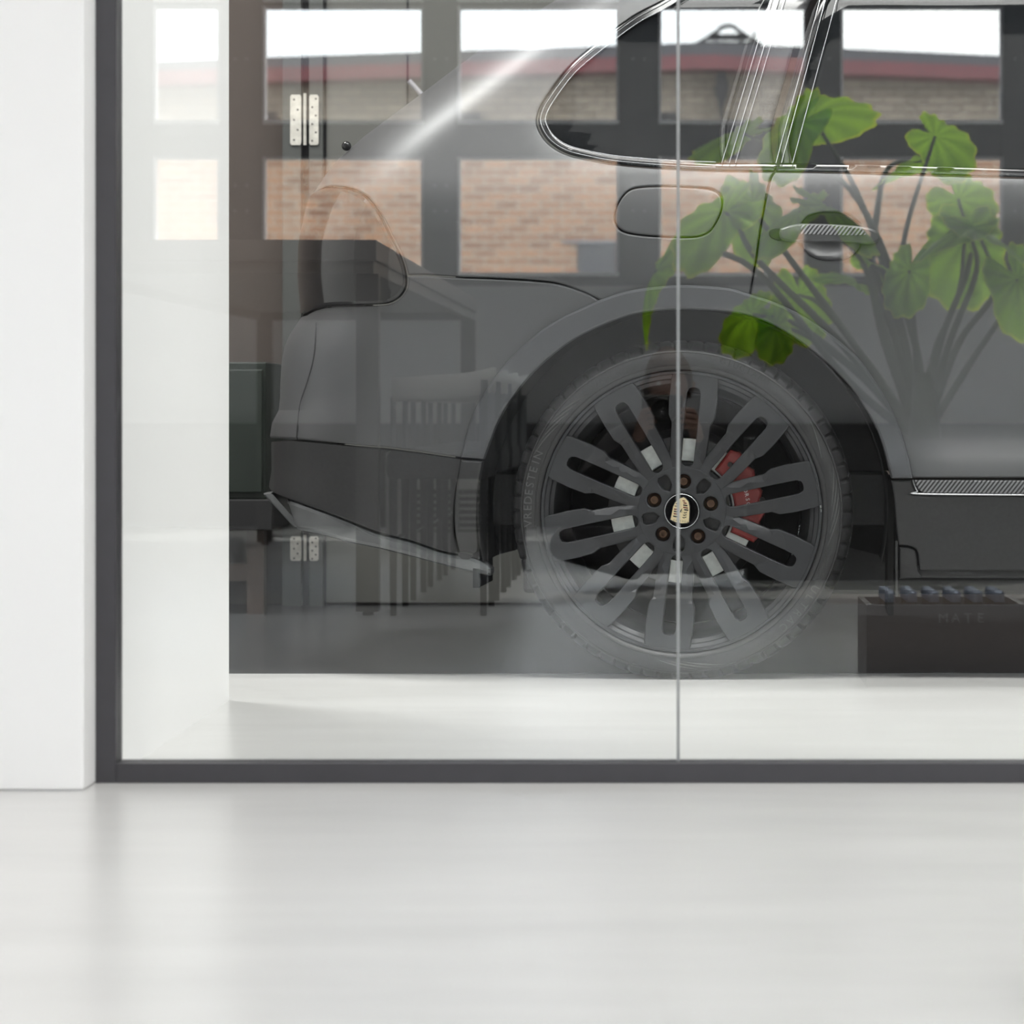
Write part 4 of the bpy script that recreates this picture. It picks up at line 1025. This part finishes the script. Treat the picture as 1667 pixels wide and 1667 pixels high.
LV = [ # joint px,py,depth offset ; tip dir ; normal ; L ; W ; cup
    (1322, 190, 0.0, (0.75, 0.05, 0.28), (-0.25, -0.55, 0.8), 0.26, 0.24, 0.35),
    (1300, 200, -0.1, (-0.8, 0.1, -0.75), (-0.5, -0.7, 0.6), 0.27, 0.24, 0.3),
    (1205, 215, 0.1, (-0.9, 0.2, -0.35), (-0.1, 0.45, 0.9), 0.24, 0.15, 0.2),
    (1522, 222, 0.0, (0.55, -0.1, -0.35), (0.1, -0.75, 0.7), 0.20, 0.19, 0.4),
    (1500, 262, 0.15, (-0.9, 0.1, -0.25), (0.0, -0.35, 0.95), 0.24, 0.12, 0.2),
    (1225, 330, 0.1, (0.35, 0.1, -0.9), (0.4, 0.75, 0.3), 0.26, 0.22, 0.3),
    (1180, 345, -0.05, (-0.7, 0.0, -0.45), (-0.3, -0.75, 0.55), 0.30, 0.21, 0.35),
    (1345, 335, -0.2, (0.8, -0.1, -0.35), (0.25, 0.35, 0.9), 0.28, 0.20, 0.3),
    (1300, 345, -0.1, (-0.75, -0.2, -0.35), (-0.3, 0.5, 0.8), 0.26, 0.20, 0.3),
    (1570, 392, 0.0, (-0.05, 0.0, -1.0), (0.0, 0.95, 0.2), 0.29, 0.27, 0.15),
    (1560, 325, 0.25, (0.45, 0.1, -0.5), (-0.1, -0.7, 0.7), 0.22, 0.24, 0.35),
    (1590, 372, -0.2, (0.85, -0.1, -0.3), (0.1, 0.2, 0.95), 0.30, 0.22, 0.25),
    (1575, 372, -0.2, (-0.9, 0.0, -0.25), (-0.1, 0.25, 0.95), 0.24, 0.18, 0.25),
    (1300, 480, 0.2, (0.1, 0.0, -0.8), (0.0, -0.85, 0.5), 0.22, 0.20, 0.3),
    (1225, 512, -0.05, (-0.6, 0.1, -0.4), (-0.2, -0.8, 0.5), 0.20, 0.17, 0.4),
    (1262, 530, -0.05, (0.2, 0.1, -0.8), (0.3, -0.85, 0.3), 0.17, 0.13, 0.4),
    (1395, 458, 0.1, (-0.6, -0.3, 0.25), (0.15, 0.35, 0.9), 0.20, 0.11, 0.2),
    (1420, 430, 0.0, (0.5, -0.2, -0.25), (0.1, -0.2, 0.95), 0.17, 0.12, 0.3),
    (1065, 445, 0.0, (-0.55, 0.1, -0.85), (-0.7, 0.2, 0.4), 0.28, 0.11, 0.4),
    (1655, 455, -0.1, (0.5, 0.0, -0.8), (0.3, 0.85, 0.2), 0.26, 0.24, 0.2),
    (1480, 440, -0.1, (-0.25, 0.0, -0.9), (-0.2, 0.9, 0.3), 0.20, 0.15, 0.2),
]
for i, l in enumerate(LV): leaf(*l[:5], l[5] * 0.82, l[6] * 0.85, l[7] * 1.3, seed=i)
B = (1500, 720)
for pts in ([B, (1470, 560), (1405, 335), (1322, 190)], [B, (1490, 560), (1400, 330), (1300, 255), (1210, 218)], [B, (1460, 600), (1470, 400), (1522, 222)], [B, (1425, 480), (1430, 330, .1), (1450, 270, .1), (1500, 262, 0.15)],
            [B, (1370, 560), (1235, 425), (1200, 365), (1180, 345, -.05)], [B, (1390, 560), (1300, 440), (1240, 360), (1225, 330, .1)], [B, (1450, 520), (1400, 380), (1345, 335, -.2)], [B, (1440, 560), (1400, 420), (1300, 345, -.1)],
            [B, (1520, 580), (1560, 480), (1570, 392)], [B, (1530, 560), (1580, 420), (1560, 325, .25)], [B, (1560, 560), (1620, 470), (1590, 372, -.2)], [B, (1545, 560), (1590, 440), (1575, 372, -.2)],
            [B, (1420, 600), (1340, 500), (1300, 480, .2)], [B, (1400, 610), (1300, 530), (1225, 512, -.05)], [B, (1410, 620), (1320, 550), (1262, 530, -.05)], [B, (1460, 560), (1420, 470), (1395, 458, .1)], [B, (1470, 540), (1440, 450), (1420, 430)],
            [B, (1380, 620), (1230, 440), (1120, 410), (1065, 445)], [B, (1580, 590), (1640, 500), (1655, 455, -.1)], [B, (1490, 560), (1480, 440, -.1)]):
    stalk(pts)
MB().tube([base0 - PL + Vector((0, 0, -0.06)), base0 - PL + Vector((0, 0, 0.10)), base0 - PL + Vector((-0.01, 0, 0.25))], [0.07, 0.055, 0.035], 14).build('trunk', M['stem'], pt, smooth=True)

# ------------------------------------------------------------------ bottle crate
cr0 = empty('bottle_crate', (0.620, -1.84, 0)); tag(cr0, 'dark plastic drinks crate on the floor at the right, mirrored in the glass', 'crate')
mb = MB(); mb.box(-0.175, 0.175, 0.135, 0.15, 0, 0.178); mb.box(-0.175, 0.175, -0.15, -0.135, 0, 0.178); mb.box(-0.175, -0.162, -0.135, 0.135, 0, 0.178); mb.box(0.162, 0.175, -0.135, 0.135, 0, 0.178); mb.box(-0.162, 0.162, -0.135, 0.135, 0, 0.01)
cs = mb.build('crate_shell', M['crate'], cr0)
x = -0.008
for c_ in 'MATE':      # reads from left to right in the mirror image, as in the photograph
    v, f = letter_mesh(c_, 0.030, 0.0008)
    link_mesh('letter', [(x + q[0], 0.1505 + q[2], 0.140 + q[1]) for q in v], f, M['bead2'], cs); x += 0.027
def make_bottle():
    r = empty('bottle', (0, 0, 0))
    V, F = lathe([(0.0001, 0.0), (0.021, 0.0), (0.022, 0.01), (0.022, 0.11), (0.019, 0.135), (0.010, 0.160), (0.010, 0.186), (0.0001, 0.186)], 14)
    V = [(a, c, b) for a, b, c in V]; link_mesh('glass_body', V, F, M['bottle'], r, True)
    V, F = lathe([(0.0001, 0.194), (0.010, 0.194), (0.0120, 0.188), (0.0120, 0.170)], 12); V = [(a, c, b) for a, b, c in V]; link_mesh('bottle_cap', V, F, M['cap'], r, True)
    return r
bt0 = make_bottle(); ALL = list(COL.objects)
cn = ('leftmost', 'second', 'third', 'fourth', 'fifth', 'rightmost')
for i in range(24):
    b = bt0 if i == 0 else copy_tree(bt0)
    b.location = (0.500 + (i % 6) * 0.048, -1.84 - 0.09 + (i // 6) * 0.06, 0.0108)
    rw = ('back', 'third', 'second', 'front')[i // 6]
    tag(b, 'capped brown bottle, %s from the left in the mirrored %s row of the drinks crate' % (cn[i % 6], rw) if 0 < i % 6 < 5 else 'capped brown bottle at the %s end of the mirrored %s row of the drinks crate' % (('left', 'right')[i % 6 == 5], rw), 'bottle', 'bottles in the crate')

# ------------------------------------------------------------------ the photographer, sitting on the floor behind the camera
ph = empty('person', (0.02, -5.42, 0)); tag(ph, 'person in dark clothes sitting low behind the lens, brown hair, faintly mirrored over the wheel', 'person')
def skin(name, verts, edges, rad, m, parent, sub=2):
    me = bpy.data.meshes.new(name); me.from_pydata(verts, edges, []); me.materials.append(m)
    o = bpy.data.objects.new(name, me); COL.objects.link(o); o.parent = parent
    md = o.modifiers.new('skin', 'SKIN'); md.use_smooth_shade = True
    lay = me.skin_vertices[0] if len(me.skin_vertices) else None
    if lay is None:
        bpy.context.view_layer.objects.active = o; lay = me.skin_vertices[0]
    for i, r in enumerate(rad):
        lay.data[i].radius = r if hasattr(r, '__len__') else (r, r); lay.data[i].use_root = (i == 0)
    s_ = o.modifiers.new('sub', 'SUBSURF'); s_.levels = sub; s_.render_levels = sub
    return o
bodyv = [(0, -0.22, 0.12), (0, -0.22, 0.26), (0, -0.18, 0.40), (0, -0.14, 0.50), (0, -0.10, 0.57),
         (-0.17, -0.15, 0.50), (-0.27, 0.0, 0.36), (-0.10, 0.20, 0.50),
         (0.17, -0.15, 0.50), (0.27, 0.0, 0.36), (0.10, 0.20, 0.50),
         (-0.11, -0.18, 0.11), (-0.38, 0.12, 0.16), (-0.08, 0.20, 0.06),
         (0.11, -0.18, 0.11), (0.38, 0.12, 0.16), (0.08, 0.10, 0.06)]
skin('body', bodyv, [(0, 1), (1, 2), (2, 3), (3, 4), (3, 5), (5, 6), (6, 7), (3, 8), (8, 9), (9, 10), (0, 11), (11, 12), (12, 13), (0, 14), (14, 15), (15, 16)],
     [(.15, .11), (.145, .105), (.15, .105), (.11, .08), (.05, .05), .06, .045, .028, .06, .045, .028, .085, .06, .04, .085, .06, .04], M['jumper'], ph)
# head: shaped ellipsoid with brow, nose, chin
V = []; F = []; hn, hm = 24, 28
for i in range(hn + 1):
    f_ = PI * i / hn
    for j in range(hm):
        g = 2 * PI * j / hm; x = math.sin(f_) * math.cos(g); y = math.sin(f_) * math.sin(g); z = math.cos(f_)
        w_ = 1.0 if z > -0.1 else 1.0 - 0.38 * (-z - 0.1); X = 0.073 * x * w_; Y = 0.092 * y * (1 if z > -0.2 else 1 - 0.2 * (-z - 0.2)); Z = 0.115 * z
        if y > 0.55 and abs(x) < 0.3:
            Y += 0.022 * math.exp(-((z + 0.18) / 0.13) ** 2) * math.exp(-(x / 0.13) ** 2) - 0.004 * math.exp(-((z + 0.5) / 0.03) ** 2)
        if y > 0.4: Y -= 0.008 * math.exp(-((z - 0.02) / 0.09) ** 2) * math.exp(-((abs(x) - 0.38) / 0.16) ** 2)
        V.append((X, Y - 0.03, Z + 0.685))
for i in range(hn):
    for j in range(hm): F.append((i * hm + j, (i + 1) * hm + j, (i + 1) * hm + (j + 1) % hm, i * hm + (j + 1) % hm))
hdm = link_mesh('head', V, F, M['skin'], ph, True)
for sx in (-1, 1):
    V, F = lathe([(0.0001, 0.011), (0.008, 0.009), (0.011, 0.0)], 10, c=(sx * 0.030, 0.043, 0.690)); link_mesh('eye', V, F, M['eye'], hdm, True)
    MB().tube([(sx * 0.073, -0.04, 0.70), (sx * 0.084, -0.05, 0.69), (sx * 0.078, -0.045, 0.665)], [0.010, 0.012, 0.008], 8).build('ear', M['skin'], hdm, smooth=True)
MB().tube([(-0.022, 0.046, 0.632), (0, 0.053, 0.630), (0.022, 0.046, 0.632)], [0.003, 0.006, 0.003], 8).build('mouth', mat('lips', (0.35, 0.13, 0.11), 0.5), hdm, smooth=True)
V = []; F = []
for i in range(13):
    f_ = PI * 0.62 * i / 12
    for j in range(28):
        g = 2 * PI * j / 28; y = math.sin(g); lim = 1.0 if y < 0.35 else (0.62 if y > 0.6 else 0.8)
        ff = f_ * lim; rr = 1.07 + 0.03 * math.sin(7 * g + i); V.append((0.078 * rr * math.sin(ff) * math.cos(g), 0.097 * rr * math.sin(ff) * y - 0.034, 0.688 + 0.118 * rr * math.cos(ff)))
for i in range(12):
    for j in range(28): F.append((i * 28 + j, (i + 1) * 28 + j, (i + 1) * 28 + (j + 1) % 28, i * 28 + (j + 1) % 28))
hr = link_mesh('hair', V, F, M['hair'], ph, True); s_ = hr.modifiers.new('t', 'SOLIDIFY'); s_.thickness = 0.012
for sx in (-1, 1):    # hands closed round the camera
    hv = [(sx * 0.10, 0.20, 0.50), (sx * 0.088, 0.25, 0.535), (sx * 0.083, 0.28, 0.56)]; he = [(0, 1), (1, 2)]; hrd = [(.024, .020), (.026, .018), (.022, .016)]
    for k in range(4):
        b0 = len(hv); dz = 0.030 - k * 0.019; L_ = (0.9, 1.0, 0.95, 0.75)[k]
        hv += [(sx * 0.084, 0.300 + 0.004 * k, 0.565 + dz), (sx * 0.077, 0.322, 0.57 + dz), (sx * (0.077 - 0.024 * L_), 0.330, 0.572 + dz), (sx * (0.077 - 0.042 * L_), 0.324, 0.571 + dz)]
        he += [(2, b0), (b0, b0 + 1), (b0 + 1, b0 + 2), (b0 + 2, b0 + 3)]; hrd += [.0095, .009, .0085, .007]
    b0 = len(hv); hv += [(sx * 0.070, 0.262, 0.575), (sx * 0.050, 0.262, 0.59)]; he += [(1, b0), (b0, b0 + 1)]; hrd += [.011, .009]
    skin('hand', hv, he, hrd, M['skin'], ph)
pc = empty('photo_camera', (0.0, -5.16, 0.606)); tag(pc, 'black camera held up to the eye of the seated person', 'camera')
MB().box(-0.068, 0.068, -0.03, 0.03, -0.05, 0.045).build('camera_body', M['camb'], pc, bevel=0.008)
V, F = lathe([(0.030, 0.03), (0.037, 0.035), (0.037, 0.10), (0.034, 0.115), (0.030, 0.115), (0.028, 0.100), (0.0001, 0.098)], 32); link_mesh('lens', V, F, M['camb'], pc, True)
